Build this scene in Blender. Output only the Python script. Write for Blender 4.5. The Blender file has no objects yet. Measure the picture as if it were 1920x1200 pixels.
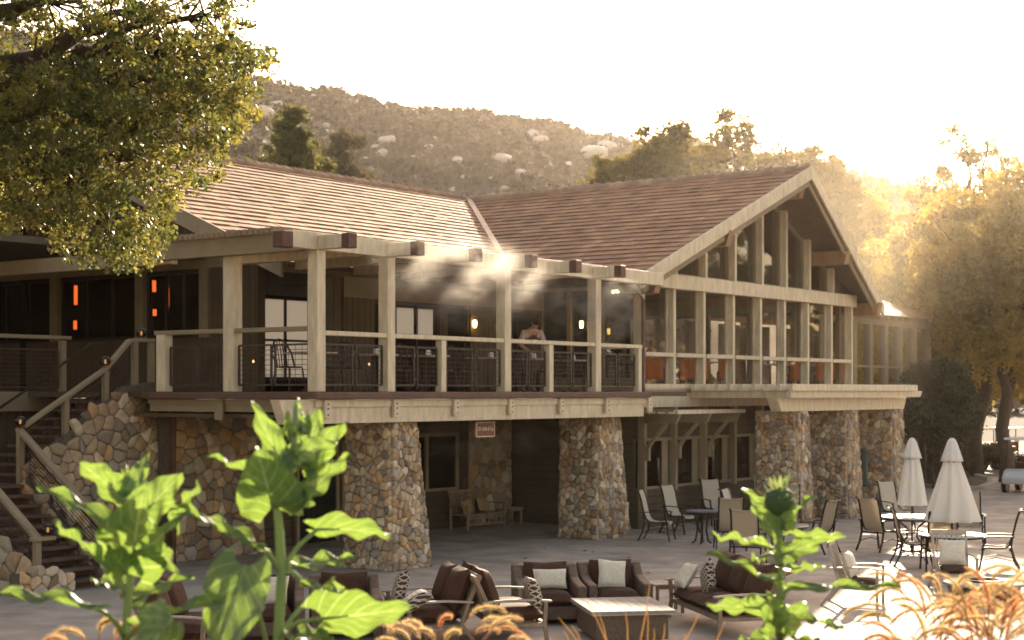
import bpy, math, random
import numpy as np
from mathutils import Vector, Matrix
random.seed(7); RNG = np.random.default_rng(7)
C = bpy.context.scene.collection
scene = bpy.context.scene
# ------------------------------------------------------------------ camera, sky, sun, exposure
# world axes follow the building: +x along its front to the right, +y away from the patio, z up (metres)
CAMP = Vector((-20.707, -19.453, 3.4)); FWD = Vector((.8068, .5908, 0)); RGT = Vector((.5908, -.8068, 0))
cd = bpy.data.cameras.new('camera'); cam = bpy.data.objects.new('camera', cd); C.objects.link(cam)
cam.location = CAMP
cam.rotation_euler = (math.radians(90), 0, math.atan2(FWD.y, FWD.x) - math.pi / 2)
cd.sensor_width = 36; cd.lens = 2975 / 1920 * 36; cd.shift_y = 135 / 1920
cd.clip_start = .1; cd.clip_end = 4000
cd.dof.use_dof = True; cd.dof.focus_distance = 13; cd.dof.aperture_fstop = 4.6
scene.camera = cam
SUN_EL = math.radians(21.6); SUND = Vector((.914, .406, 0)).normalized()      # horizontal direction to the sun
S = (SUND * math.cos(SUN_EL) + Vector((0, 0, math.sin(SUN_EL)))).normalized()
W = bpy.data.worlds.new('World'); scene.world = W; W.use_nodes = True
wn = W.node_tree.nodes; wl = W.node_tree.links; wn.clear()
sky = wn.new('ShaderNodeTexSky'); sky.sky_type = 'NISHITA'; sky.sun_disc = False
sky.sun_elevation = SUN_EL; sky.sun_rotation = math.atan2(SUND.x, SUND.y)
sky.air_density = 1.0; sky.dust_density = 1.6; sky.ozone_density = .6; sky.altitude = 100
wm = wn.new('ShaderNodeMix'); wm.data_type = 'RGBA'; wm.blend_type = 'MULTIPLY'; wm.inputs[0].default_value = 1
wm.inputs[7].default_value = (1.30, .98, .72, 1)
bg = wn.new('ShaderNodeBackground'); bg.inputs[1].default_value = .15
wo = wn.new('ShaderNodeOutputWorld')
wl.new(sky.outputs[0], wm.inputs[6]); wl.new(wm.outputs[2], bg.inputs[0]); wl.new(bg.outputs[0], wo.inputs[0])
sd = bpy.data.lights.new('sun', 'SUN'); sd.energy = 5; sd.angle = math.radians(.6); sd.color = (1, .84, .62)
sun = bpy.data.objects.new('sun', sd); C.objects.link(sun); sun.rotation_euler = S.to_track_quat('Z', 'Y').to_euler()
sun.location = (40, 20, 40)
vs = scene.view_settings; vs.view_transform = 'Standard'; vs.look = 'None'; vs.gamma = 1; vs.exposure = 1.45
cy = scene.cycles; cy.max_bounces = 8; cy.diffuse_bounces = 4; cy.glossy_bounces = 3; cy.transparent_max_bounces = 16
cy.transmission_bounces = 4; cy.volume_bounces = 0; cy.use_denoising = True; cy.sample_clamp_indirect = 6
cy.caustics_reflective = False; cy.caustics_refractive = False; cy.volume_step_rate = 2; cy.volume_max_steps = 128

def at(u, v, D):
    """world point seen at photo pixel (u,v) (1920x1200) at depth D; used for placing real things at their measured place"""
    return CAMP + FWD * D + RGT * ((u - 960) / 2975 * D) + Vector((0, 0, (735 - v) / 2975 * D))
def gnd(u, v, z=0):
    return at(u, v, (3.4 - z) * 2975 / (v - 735))

# ------------------------------------------------------------------ mesh helpers
class MB:
    def __init__(s): s.v = []; s.f = []; s.c = []; s.col = None; s.uv = None
    def setcol(s, c): s.col = c
    def add(s, vs, fs, col=None):
        o = len(s.v); s.v.extend([tuple(p) for p in vs]); s.f.extend([tuple(i + o for i in f) for f in fs])
        c = col or s.col or (1, 1, 1); s.c.extend([c] * len(vs)); return s
    def box(s, x0, x1, y0, y1, z0, z1, col=None):
        return s.add([(x0, y0, z0), (x1, y0, z0), (x1, y1, z0), (x0, y1, z0), (x0, y0, z1), (x1, y0, z1), (x1, y1, z1), (x0, y1, z1)],
                     [(0, 3, 2, 1), (4, 5, 6, 7), (0, 1, 5, 4), (1, 2, 6, 5), (2, 3, 7, 6), (3, 0, 4, 7)], col)
    def bar(s, p, q, w, h, up=(0, 0, 1), w2=None, h2=None, col=None):
        p = Vector(p); q = Vector(q); d = (q - p).normalized(); up = Vector(up)
        if abs(d.dot(up)) > .98: up = Vector((0, 1, 0)) if abs(d.y) < .9 else Vector((1, 0, 0))
        sx = d.cross(up).normalized(); sz = sx.cross(d); w2 = w if w2 is None else w2; h2 = h if h2 is None else h2
        vv = [p + sx * (a * w / 2) + sz * (b * h / 2) for a, b in ((-1, -1), (1, -1), (1, 1), (-1, 1))]
        vv += [q + sx * (a * w2 / 2) + sz * (b * h2 / 2) for a, b in ((-1, -1), (1, -1), (1, 1), (-1, 1))]
        return s.add(vv, [(0, 3, 2, 1), (4, 5, 6, 7), (0, 1, 5, 4), (1, 2, 6, 5), (2, 3, 7, 6), (3, 0, 4, 7)], col)
    def path(s, pts, w, h, up=(0, 0, 1), col=None):
        """swept rectangular section along points, one skin"""
        pts = [Vector(p) for p in pts]; vv = []; n = len(pts); up = Vector(up)
        for i, p in enumerate(pts):
            d = (pts[min(i + 1, n - 1)] - pts[max(i - 1, 0)]).normalized(); sx = d.cross(up)
            if sx.length < .05: sx = d.cross(Vector((1, 0, 0)))
            sx.normalize(); sz = sx.cross(d)
            vv += [p + sx * (a * w / 2) + sz * (b * h / 2) for a, b in ((-1, -1), (1, -1), (1, 1), (-1, 1))]
        ff = [(0, 3, 2, 1), tuple(4 * (n - 1) + k for k in range(4))]
        for i in range(n - 1):
            for k in range(4): ff.append((4 * i + k, 4 * i + (k + 1) % 4, 4 * i + 4 + (k + 1) % 4, 4 * i + 4 + k))
        return s.add(vv, ff, col)
    def tube(s, pts, rad, n=8, col=None):
        pts = [Vector(p) for p in pts]; m = len(pts); rad = rad if isinstance(rad, (list, tuple)) else [rad] * m
        vv = []; ref = Vector((.31, .17, .93)).normalized()
        for i, p in enumerate(pts):
            d = (pts[min(i + 1, m - 1)] - pts[max(i - 1, 0)])
            d = d.normalized() if d.length > 1e-9 else Vector((0, 0, 1))
            a = d.cross(ref)
            if a.length < .1: a = d.cross(Vector((1, 0, 0)))
            a.normalize(); b = d.cross(a)
            for k in range(n):
                t = 2 * math.pi * k / n; vv.append(p + (a * math.cos(t) + b * math.sin(t)) * rad[i])
        ff = [tuple(range(n))[::-1], tuple((m - 1) * n + k for k in range(n))]
        for i in range(m - 1):
            for k in range(n): ff.append((i * n + k, i * n + (k + 1) % n, (i + 1) * n + (k + 1) % n, (i + 1) * n + k))
        return s.add(vv, ff, col)
    def lathe(s, prof, c=(0, 0, 0), n=20, col=None, fn=None):
        vv = []
        for r, z in prof:
            for k in range(n):
                t = 2 * math.pi * k / n; rr = r * (fn(t, z) if fn else 1)
                vv.append((c[0] + rr * math.cos(t), c[1] + rr * math.sin(t), c[2] + z))
        ff = [tuple(range(n))[::-1], tuple((len(prof) - 1) * n + k for k in range(n))]
        for i in range(len(prof) - 1):
            for k in range(n): ff.append((i * n + k, i * n + (k + 1) % n, (i + 1) * n + (k + 1) % n, (i + 1) * n + k))
        return s.add(vv, ff, col)
    def prism(s, poly, vec, col=None):
        n = len(poly); vec = Vector(vec); a = [Vector(p) for p in poly]; b = [p + vec for p in a]
        ff = [tuple(range(n))[::-1], tuple(range(n, 2 * n))] + [(k, (k + 1) % n, n + (k + 1) % n, n + k) for k in range(n)]
        return s.add(a + b, ff, col)
    def pillow(s, c, w, h, t, ax, az, n=8, col=None, sq=.0):
        """soft cushion centred at c, spans ax*w and az*h, thick t"""
        c = Vector(c); ax = Vector(ax).normalized(); az = Vector(az).normalized(); ay = ax.cross(az)
        vv = []
        for sd_ in (1, -1):
            for i in range(n + 1):
                for j in range(n + 1):
                    x = 2 * i / n - 1; y = 2 * j / n - 1
                    e = max(0, (1 - x ** 4) * (1 - y ** 4)) ** .45
                    pin = 1 - .07 * (1 - abs(x)) * abs(y) ** 6 - .0
                    pin2 = 1 - .07 * (1 - abs(y)) * abs(x) ** 6
                    vv.append(c + ax * (x * w / 2 * pin2) + az * (y * h / 2 * pin) + ay * (sd_ * e * t / 2))
        N = (n + 1) ** 2; ff = []
        for i in range(n):
            for j in range(n):
                q = (i * (n + 1) + j, (i + 1) * (n + 1) + j, (i + 1) * (n + 1) + j + 1, i * (n + 1) + j + 1)
                ff.append(q[::-1]); ff.append(tuple(N + k for k in q))
        return s.add(vv, ff, col)
    def build(s, name, mat, parent=None, smooth=False, bevel=0, loc=None):
        me = bpy.data.meshes.new(name); me.from_pydata(s.v, [], s.f); me.update()
        if s.c and any(c != (1, 1, 1) for c in s.c):
            at_ = me.color_attributes.new('col', 'FLOAT_COLOR', 'POINT')
            at_.data.foreach_set('color', np.array([(*c, 1) for c in s.c], dtype=np.float32).ravel())
        if smooth: me.shade_smooth()
        o = bpy.data.objects.new(name, me); C.objects.link(o); me.materials.append(mat)
        if parent: o.parent = parent
        if loc: o.location = loc
        if bevel:
            b = o.modifiers.new('bevel', 'BEVEL'); b.width = bevel; b.segments = 2; b.limit_method = 'ANGLE'; b.angle_limit = math.radians(40)
        return o

def tag(o, label=None, cat=None, group=None, kind=None):
    if label: o['label'] = label
    if cat: o['category'] = cat
    if group: o['group'] = group
    if kind: o['kind'] = kind
    return o
def thing(name, label, cat, loc=(0, 0, 0), rz=0, group=None):
    o = bpy.data.objects.new(name, None); C.objects.link(o); o.location = loc; o.rotation_euler = (0, 0, rz); o.empty_display_size = .2
    return tag(o, label, cat, group)
KIDS = {}
def copy_tree(o, loc, rz, label, scale=1):
    def rec(x, par):
        c = x.copy(); C.objects.link(c)
        if par: c.parent = par
        for ch in [k for k in bpy.data.objects if k.parent == x and k != c]: rec(ch, c)
        return c
    r = rec(o, None); r.location = loc; r.rotation_euler = (0, 0, rz); r['label'] = label; r.scale = (scale,) * 3
    return r
def face_to(px, py):       # rotation so local -y looks along (px,py)
    return math.atan2(py, px) + math.pi / 2

# ------------------------------------------------------------------ materials
def nodes(name):
    m = bpy.data.materials.new(name); m.use_nodes = True; n = m.node_tree.nodes; l = m.node_tree.links
    return m, n, l, n['Principled BSDF']
def mat(name, col, rough=.7, var=.25, scale=3, bump=.0, bscale=30, metal=0, vcol=False, stretch=None, spec=.3, col2=None, obj_var=0):
    m, n, l, p = nodes(name)
    p.inputs['Roughness'].default_value = rough; p.inputs['Metallic'].default_value = metal
    p.inputs['Specular IOR Level'].default_value = spec
    tc = n.new('ShaderNodeTexCoord'); mp = n.new('ShaderNodeMapping'); l.new(tc.outputs['Object'], mp.inputs[0])
    if stretch: mp.inputs['Scale'].default_value = stretch
    no = n.new('ShaderNodeTexNoise'); no.inputs['Scale'].default_value = scale; no.inputs['Detail'].default_value = 6; no.inputs['Roughness'].default_value = .65
    l.new(mp.outputs[0], no.inputs[0])
    mx = n.new('ShaderNodeMix'); mx.data_type = 'RGBA'
    c2 = col2 or tuple(x * (1 - var) for x in col)
    mx.inputs[6].default_value = (*c2, 1); mx.inputs[7].default_value = (*[min(1, x * (1 + var * .6)) for x in col], 1) if not col2 else (*col, 1)
    rp = n.new('ShaderNodeMapRange'); rp.inputs[1].default_value = .32; rp.inputs[2].default_value = .68; l.new(no.outputs[0], rp.inputs[0]); l.new(rp.outputs[0], mx.inputs[0])
    out = mx.outputs[2]
    if vcol:
        a = n.new('ShaderNodeVertexColor'); a.layer_name = 'col'; mm = n.new('ShaderNodeMix'); mm.data_type = 'RGBA'; mm.blend_type = 'MULTIPLY'; mm.inputs[0].default_value = 1
        l.new(out, mm.inputs[6]); l.new(a.outputs[0], mm.inputs[7]); out = mm.outputs[2]
    l.new(out, p.inputs['Base Color'])
    if bump:
        nb = n.new('ShaderNodeTexNoise'); nb.inputs['Scale'].default_value = bscale; nb.inputs['Detail'].default_value = 4; l.new(mp.outputs[0], nb.inputs[0])
        bm_ = n.new('ShaderNodeBump'); bm_.inputs['Strength'].default_value = bump; bm_.inputs['Distance'].default_value = .01; l.new(nb.outputs[0], bm_.inputs['Height']); l.new(bm_.outputs[0], p.inputs['Normal'])
    return m
def board_mat(name, col, axis, pitch, rough=.75, groove=.35):
    """painted boards: grooves repeat along one object axis"""
    m = mat(name, col, rough, .22, 1.5, 0); n = m.node_tree.nodes; l = m.node_tree.links; p = n['Principled BSDF']
    tc = n.new('ShaderNodeTexCoord'); sp = n.new('ShaderNodeSeparateXYZ'); l.new(tc.outputs['Object'], sp.inputs[0])
    a = n.new('ShaderNodeMath'); a.operation = 'FRACT'; d = n.new('ShaderNodeMath'); d.operation = 'DIVIDE'; d.inputs[1].default_value = pitch
    if axis == 'xy':
        ad = n.new('ShaderNodeMath'); l.new(sp.outputs[0], ad.inputs[0]); l.new(sp.outputs[1], ad.inputs[1]); l.new(ad.outputs[0], d.inputs[0])
    else: l.new(sp.outputs['xyz'.index(axis)], d.inputs[0])
    l.new(d.outputs[0], a.inputs[0])
    r = n.new('ShaderNodeValToRGB'); r.color_ramp.elements[0].position = .0; r.color_ramp.elements[0].color = (0, 0, 0, 1)
    r.color_ramp.elements[1].position = .1; r.color_ramp.elements[1].color = (1, 1, 1, 1); l.new(a.outputs[0], r.inputs[0])
    b = n.new('ShaderNodeBump'); b.inputs['Distance'].default_value = .02; b.inputs['Strength'].default_value = 1; l.new(r.outputs[0], b.inputs['Height']); l.new(b.outputs[0], p.inputs['Normal'])
    src = p.inputs['Base Color'].links[0].from_socket
    mx = n.new('ShaderNodeMix'); mx.data_type = 'RGBA'; mx.blend_type = 'MULTIPLY'; mx.inputs[0].default_value = 1
    r2 = n.new('ShaderNodeMapRange'); r2.inputs[3].default_value = groove; l.new(r.outputs[0], r2.inputs[0])
    cc = n.new('ShaderNodeCombineColor'); [l.new(r2.outputs[0], cc.inputs[k]) for k in range(3)]
    l.new(src, mx.inputs[6]); l.new(cc.outputs[0], mx.inputs[7]); l.new(mx.outputs[2], p.inputs['Base Color'])
    return m
def leaf_mat(name, col, trans, tcol, rough=.5, vcol=True, veins=False):
    m, n, l, p = nodes(name); p.inputs['Roughness'].default_value = rough; p.inputs['Specular IOR Level'].default_value = .35
    base = n.new('ShaderNodeRGB'); base.outputs[0].default_value = (*col, 1); tr = n.new('ShaderNodeRGB'); tr.outputs[0].default_value = (*tcol, 1)
    bo, to = base.outputs[0], tr.outputs[0]
    def mul(sock, other):
        mm = n.new('ShaderNodeMix'); mm.data_type = 'RGBA'; mm.blend_type = 'MULTIPLY'; mm.inputs[0].default_value = 1
        l.new(sock, mm.inputs[6]); l.new(other, mm.inputs[7]); return mm.outputs[2]
    if vcol:
        a = n.new('ShaderNodeVertexColor'); a.layer_name = 'col'; bo = mul(bo, a.outputs[0]); to = mul(to, a.outputs[0])
    t = n.new('ShaderNodeBsdfTranslucent'); l.new(to, t.inputs[0]); l.new(bo, p.inputs['Base Color'])
    ms = n.new('ShaderNodeMixShader'); ms.inputs[0].default_value = trans
    l.new(p.outputs[0], ms.inputs[1]); l.new(t.outputs[0], ms.inputs[2])
    l.new(ms.outputs[0], n['Material Output'].inputs[0])
    return m
def emit(name, col, st):
    m, n, l, p = nodes(name); p.inputs['Base Color'].default_value = (*col, 1); p.inputs['Emission Color'].default_value = (*col, 1); p.inputs['Emission Strength'].default_value = st
    return m
def glass(name, tint, refl=1.45, rough=.02):
    m, n, l, p = nodes(name); n.remove(p)
    t = n.new('ShaderNodeBsdfTransparent'); t.inputs[0].default_value = (*tint, 1); g = n.new('ShaderNodeBsdfGlossy'); g.inputs['Roughness'].default_value = rough
    g.inputs[0].default_value = (.9, .9, .9, 1)
    lw = n.new('ShaderNodeLayerWeight'); pw = n.new('ShaderNodeMath'); pw.operation = 'POWER'; pw.inputs[1].default_value = 4; l.new(lw.outputs['Facing'], pw.inputs[0])
    lw.inputs[0].default_value = .5; f = n.new('ShaderNodeMapRange'); f.inputs[3].default_value = refl; f.inputs[4].default_value = .85; l.new(pw.outputs[0], f.inputs[0]); ms = n.new('ShaderNodeMixShader')
    l.new(f.outputs[0], ms.inputs[0]); l.new(t.outputs[0], ms.inputs[1]); l.new(g.outputs[0], ms.inputs[2]); l.new(ms.outputs[0], n['Material Output'].inputs[0])
    return m

M = {}
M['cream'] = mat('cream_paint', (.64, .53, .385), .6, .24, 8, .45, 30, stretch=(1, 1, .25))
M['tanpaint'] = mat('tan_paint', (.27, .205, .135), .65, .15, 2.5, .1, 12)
M['side_v'] = board_mat('brown_board_siding', (.105, .072, .047), 'xy', .2)
M['side_h'] = board_mat('dark_lap_siding', (.10, .075, .05), 'z', .19)
M['wood'] = mat('stained_beam', (.30, .17, .085), .6, .3, 4, .2, 20, stretch=(1, 1, .3))
M['endcap'] = mat('red_brown_metal', (.11, .042, .028), .5, .35, 8)
M['gutter'] = mat('brown_gutter', (.11, .052, .038), .4, .3, 5)
M['tile'] = mat('roof_tile', (.315, .178, .108), .8, .3, 1.2, .4, 40, vcol=True)
M['ridge'] = mat('ridge_tile', (.42, .29, .21), .8, .3, 2, .4, 40, vcol=True)
M['stone'] = mat('field_stone', (.98, .98, 1.0), .85, .35, 6, .6, 25, vcol=True)
M['mortar'] = mat('mortar', (.13, .105, .085), .95, .3, 8, .5, 40)
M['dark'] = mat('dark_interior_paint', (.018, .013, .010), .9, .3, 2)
M['floorin'] = mat('restaurant_floor', (.06, .035, .022), .5, .3, 3)
M['deckfl'] = mat('deck_boards', (.09, .06, .042), .7, .3, 3)
M['ceil'] = mat('ceiling_boards', (.14, .09, .055), .7, .2, 3)
M['glass'] = glass('window_glass', (.93, .91, .88), .03)
M['glassd'] = glass('dark_window_glass', (.6, .6, .6), .03)
M['darkmet'] = mat('dark_bronze_metal', (.035, .024, .02), .4, .3, 10, metal=.3)
M['mesh'] = mat('rail_wire', (.06, .04, .032), .45, .2, 10, metal=.3)
M['steps'] = mat('brown_steps', (.12, .07, .052), .7, .3, 4, .2)
M['sling_l'] = leaf_mat('pale_sling_fabric', (.62, .54, .43), .3, (.6, .47, .33), .8, vcol=False)
M['sling_t'] = leaf_mat('tan_sling_fabric', (.36, .30, .225), .25, (.34, .27, .185), .8, vcol=False)
M['wicker'] = mat('wicker', (.16, .105, .075), .65, .35, 30, 1, 120)
M['cushion'] = mat('brown_cushion', (.078, .033, .018), .85, .3, 5, .3, 60)
M['pillow'] = mat('cream_pillow', (.76, .67, .54), .9, .15, 18, .8, 60)
M['teak'] = mat('weathered_teak', (.27, .19, .13), .65, .3, 6, .3, 30, stretch=(1, 1, .4))
M['silver'] = mat('silvered_teak', (.42, .36, .30), .6, .25, 6, .2, 30)
M['slate'] = mat('table_stone_top', (.30, .275, .25), .8, .2, 3, .1, 20)
M['whitetop'] = mat('white_table_top', (.62, .62, .62), .35, .1, 4)
M['bluetop'] = mat('blue_grey_table_top', (.20, .20, .24), .4, .2, 4)
M['canvas'] = leaf_mat('canvas', (.80, .78, .77), .35, (.65, .58, .50), .85, vcol=False)
M['bin'] = mat('dark_green_plastic', (.018, .04, .033), .5, .2, 4)
M['orange'] = mat('orange_upholstery', (.60, .15, .045), .7, .2, 8)
M['white'] = mat('white_china', (.78, .77, .74), .3, .05, 4)
M['skin'] = mat('skin', (.50, .27, .18), .55, .1, 8)
M['bulb'] = emit('warm_bulb', (1, .62, .15), 9)
M['candle'] = emit('candle_and_glint_glow', (1, .62, .25), .7)
M['ember'] = emit('orange_lamp', (1, .17, .03), 1.1)
def vcolmat(name, rough=.6): return mat(name, (1, 1, 1), rough, .2, 4, vcol=True)
M['vc'] = vcolmat('tinted')
# patterned pillow
def pattern_mat():
    m, n, l, p = nodes('lattice_pillow'); p.inputs['Roughness'].default_value = .9
    tc = n.new('ShaderNodeTexCoord'); sp = n.new('ShaderNodeSeparateXYZ'); l.new(tc.outputs['Object'], sp.inputs[0])
    def lin(a, b, c_):
        x = n.new('ShaderNodeVectorMath'); x.operation = 'DOT_PRODUCT'; l.new(tc.outputs['Object'], x.inputs[0]); x.inputs[1].default_value = (a, b, c_)
        pp = n.new('ShaderNodeMath'); pp.operation = 'PINGPONG'; pp.inputs[1].default_value = .5; l.new(x.outputs['Value'], pp.inputs[0])
        g = n.new('ShaderNodeMath'); g.operation = 'LESS_THAN'; g.inputs[1].default_value = .13; l.new(pp.outputs[0], g.inputs[0]); return g.outputs[0]
    a = lin(9, 9, 13); b = lin(-9, -9, 13)
    mxm = n.new('ShaderNodeMath'); mxm.operation = 'MAXIMUM'; l.new(a, mxm.inputs[0]); l.new(b, mxm.inputs[1])
    mx = n.new('ShaderNodeMix'); mx.data_type = 'RGBA'; mx.inputs[6].default_value = (.07, .035, .025, 1); mx.inputs[7].default_value = (.55, .46, .38, 1)
    l.new(mxm.outputs[0], mx.inputs[0]); l.new(mx.outputs[2], p.inputs['Base Color']); return m
M['pattern'] = pattern_mat()
def concrete():
    m = mat('patio_concrete', (.44, .37, .31), .75, .3, .5, .25, 30); n = m.node_tree.nodes; l = m.node_tree.links; p = n['Principled BSDF']
    tc = n.new('ShaderNodeTexCoord'); a = n.new('ShaderNodeTexNoise'); a.inputs['Scale'].default_value = 1.6; a.inputs['Detail'].default_value = 10; l.new(tc.outputs['Object'], a.inputs[0])
    mr = n.new('ShaderNodeMapRange'); mr.inputs[1].default_value = .3; mr.inputs[2].default_value = .7; mr.inputs[3].default_value = .70; mr.inputs[4].default_value = 1.1; l.new(a.outputs[0], mr.inputs[0])
    cc = n.new('ShaderNodeCombineColor'); [l.new(mr.outputs[0], cc.inputs[k]) for k in range(3)]
    src = p.inputs['Base Color'].links[0].from_socket; mx = n.new('ShaderNodeMix'); mx.data_type = 'RGBA'; mx.blend_type = 'MULTIPLY'; mx.inputs[0].default_value = 1
    l.new(src, mx.inputs[6]); l.new(cc.outputs[0], mx.inputs[7]); l.new(mx.outputs[2], p.inputs['Base Color']); return m
M['concrete'] = concrete()
M['soil'] = mat('garden_soil', (.10, .07, .045), .95, .4, 2, .6, 10)
M['grassg'] = mat('dry_lawn', (.36, .30, .16), .95, .35, .3, .5, 8)
M['kerb'] = mat('kerb_concrete', (.40, .37, .33), .85, .15, 2)
M['oak'] = leaf_mat('oak_leaf', (.085, .10, .042), .42, (.27, .27, .075), .45)
M['gold'] = leaf_mat('gold_green_leaf', (.11, .095, .032), .5, (.62, .46, .10), .5)
M['dkleaf'] = leaf_mat('dark_leaf', (.06, .062, .022), .38, (.30, .24, .07), .55)
M['pine'] = leaf_mat('pine_needles', (.075, .08, .03), .35, (.24, .24, .08), .6)
M['bush'] = leaf_mat('grey_green_leaf', (.06, .06, .035), .3, (.14, .12, .05), .7)
M['bark'] = mat('bark', (.085, .058, .042), .9, .4, 8, .8, 20, stretch=(1, 1, .3))
M['sunleaf'] = None

# ------------------------------------------------------------------ stone facing
PAL = [(.44, .36, .28), (.54, .45, .35), (.38, .33, .29), (.46, .43, .41), (.54, .37, .22), (.40, .27, .19), (.62, .54, .44), (.34, .29, .26), (.50, .39, .27), (.42, .32, .25), (.60, .47, .33), (.66, .58, .48)]
def voronoi_rect(Wd, Hh, s, rnd):
    nx = max(2, int(round(Wd / s))); ny = max(2, int(round(Hh / (s * .85)))); sx = Wd / nx; sy = Hh / ny
    P = {}
    for i in range(-1, nx + 1):
        for j in range(-1, ny + 1):
            if rnd.random() < .2: continue
            P[i, j] = (sx * (i + .5 + rnd.uniform(-.5, .5) + (.5 if j % 2 else 0) * .6), sy * (j + .5 + rnd.uniform(-.5, .5)))
    cells = []
    for (i, j), (px, py) in P.items():
        poly = [(max(0, px - 1.4 * s), max(0, py - 1.2 * s)), (min(Wd, px + 1.4 * s), max(0, py - 1.2 * s)), (min(Wd, px + 1.4 * s), min(Hh, py + 1.2 * s)), (max(0, px - 1.4 * s), min(Hh, py + 1.2 * s))]
        if poly[1][0] <= poly[0][0] or poly[2][1] <= poly[1][1]: continue
        for di in range(-2, 3):
            for dj in range(-2, 3):
                q = P.get((i + di, j + dj))
                if q is None or q == (px, py): continue
                mx_, my_ = (px + q[0]) / 2, (py + q[1]) / 2; nx_, ny_ = q[0] - px, q[1] - py
                out = []
                for k in range(len(poly)):
                    a = poly[k]; b = poly[(k + 1) % len(poly)]
                    da = (a[0] - mx_) * nx_ + (a[1] - my_) * ny_; db = (b[0] - mx_) * nx_ + (b[1] - my_) * ny_
                    if da <= 0: out.append(a)
                    if (da < 0 < db) or (db < 0 < da):
                        t = da / (da - db); out.append((a[0] + t * (b[0] - a[0]), a[1] + t * (b[1] - a[1])))
                poly = out
                if len(poly) < 3: break
            if len(poly) < 3: break
        if len(poly) >= 3: cells.append(poly)
    return cells
def stone_face(mb, Wd, Hh, s, fn, rnd, keep=None, depth=.07, dim=1.0):
    for poly in voronoi_rect(Wd, Hh, s, rnd):
        cx = sum(p[0] for p in poly) / len(poly); cy_ = sum(p[1] for p in poly) / len(poly)
        if keep and not keep(cx, cy_): continue
        # round the corners
        pp = []
        n = len(poly)
        for k in range(n):
            a = poly[k]; b = poly[(k + 1) % n]
            c1 = rnd.uniform(.80, .92); c2 = 1 - c1; pp.append((a[0] * c1 + b[0] * c2, a[1] * c1 + b[1] * c2)); pp.append((a[0] * c2 + b[0] * c1, a[1] * c2 + b[1] * c1))
        n = len(pp); h = depth * rnd.uniform(.55, 1.25); c = rnd.choice(PAL); k_ = rnd.uniform(.65, 1.25) * dim; c = (min(1, c[0] * k_ * 1.06), c[1] * k_ * .97, c[2] * k_ * .86)
        tx, ty = rnd.uniform(-.25, .25), rnd.uniform(-.25, .25); ext = max(abs(p[0] - cx) + abs(p[1] - cy_) for p in pp) + 1e-6
        rings = []
        for sc, hh in ((.975, -.02), (.96, .5 * h), (.87, .88 * h), (.5, h)):
            rings.append([fn(cx + (x - cx) * sc, cy_ + (y - cy_) * sc, hh * (1 + (tx * (x - cx) + ty * (y - cy_)) / ext)) for x, y in pp])
        vv = sum(rings, []) + [fn(cx, cy_, h)]; ff = []
        for r in range(3):
            for k in range(n): ff.append((r * n + k, r * n + (k + 1) % n, (r + 1) * n + (k + 1) % n, (r + 1) * n + k))
        for k in range(n): ff.append((3 * n + k, 3 * n + (k + 1) % n, 4 * n))
        mb.add(vv, ff, c)
def stone_pillar(x0, x1, y0, y1, z1, tx=.35, tyf=.05, seed=1, parent=None, label=None):
    """battered pier: base x0..x1,y0..y1; its right and front sides lean in towards the top"""
    rnd = random.Random(seed); mb = MB(); core = MB()
    def cor(t): # corners at height fraction t: narrow to top
        k = t; return (x0 + .02 * k, x1 - tx * k, y0 + tyf * k, y1 - .05 * k)
    a = cor(0); b = cor(1)
    core.add([(a[0] + .02, a[2] + .02, 0), (a[1] - .02, a[2] + .02, 0), (a[1] - .02, a[3] - .02, 0), (a[0] + .02, a[3] - .02, 0), (b[0] + .02, b[2] + .02, z1), (b[1] - .02, b[2] + .02, z1), (b[1] - .02, b[3] - .02, z1), (b[0] + .02, b[3] - .02, z1)],
             [(0, 3, 2, 1), (4, 5, 6, 7), (0, 1, 5, 4), (1, 2, 6, 5), (2, 3, 7, 6), (3, 0, 4, 7)])
    Wx = x1 - x0; Wy = y1 - y0
    def F(axis, sgn):
        def fn(u, v, h):
            t = v / z1; c = cor(t)
            if axis == 'y': return (c[0] + (c[1] - c[0]) * u / Wx, (c[2] - h if sgn < 0 else c[3] + h), v)
            return ((c[0] - h if sgn < 0 else c[1] + h), c[2] + (c[3] - c[2]) * u / Wy, v)
        return fn
    stone_face(mb, Wx, z1, .15, F('y', -1), rnd); stone_face(mb, Wx, z1, .15, F('y', 1), rnd)
    stone_face(mb, Wy, z1, .15, F('x', -1), rnd); stone_face(mb, Wy, z1, .15, F('x', 1), rnd)
    p = core.build('stone_pillar', M['mortar'], parent); o = mb.build('stone_facing', M['stone'], p, smooth=True)
    if label: p['label'] = label
    return p

# ------------------------------------------------------------------ SETTING
def sheet(name, x0, x1, y0, y1, z, m, nx=2, ny=2, fn=None):
    mb = MB(); vv = []; ff = []
    for i in range(nx):
        for j in range(ny):
            x = x0 + (x1 - x0) * i / (nx - 1); y = y0 + (y1 - y0) * j / (ny - 1); vv.append((x, y, z + (fn(x, y) if fn else 0)))
    for i in range(nx - 1):
        for j in range(ny - 1): ff.append((i * ny + j, (i + 1) * ny + j, (i + 1) * ny + j + 1, i * ny + j + 1))
    mb.add(vv, ff); return tag(mb.build(name, m, smooth=fn is not None), kind='structure')
sheet('ground', -600, 900, -600, 900, -.03, M['grassg'])
sheet('patio', -12, 62, -40, 24, 0, M['concrete'])
sheet('road', 62, 75, -60, 40, -.012, M['concrete'])
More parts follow.
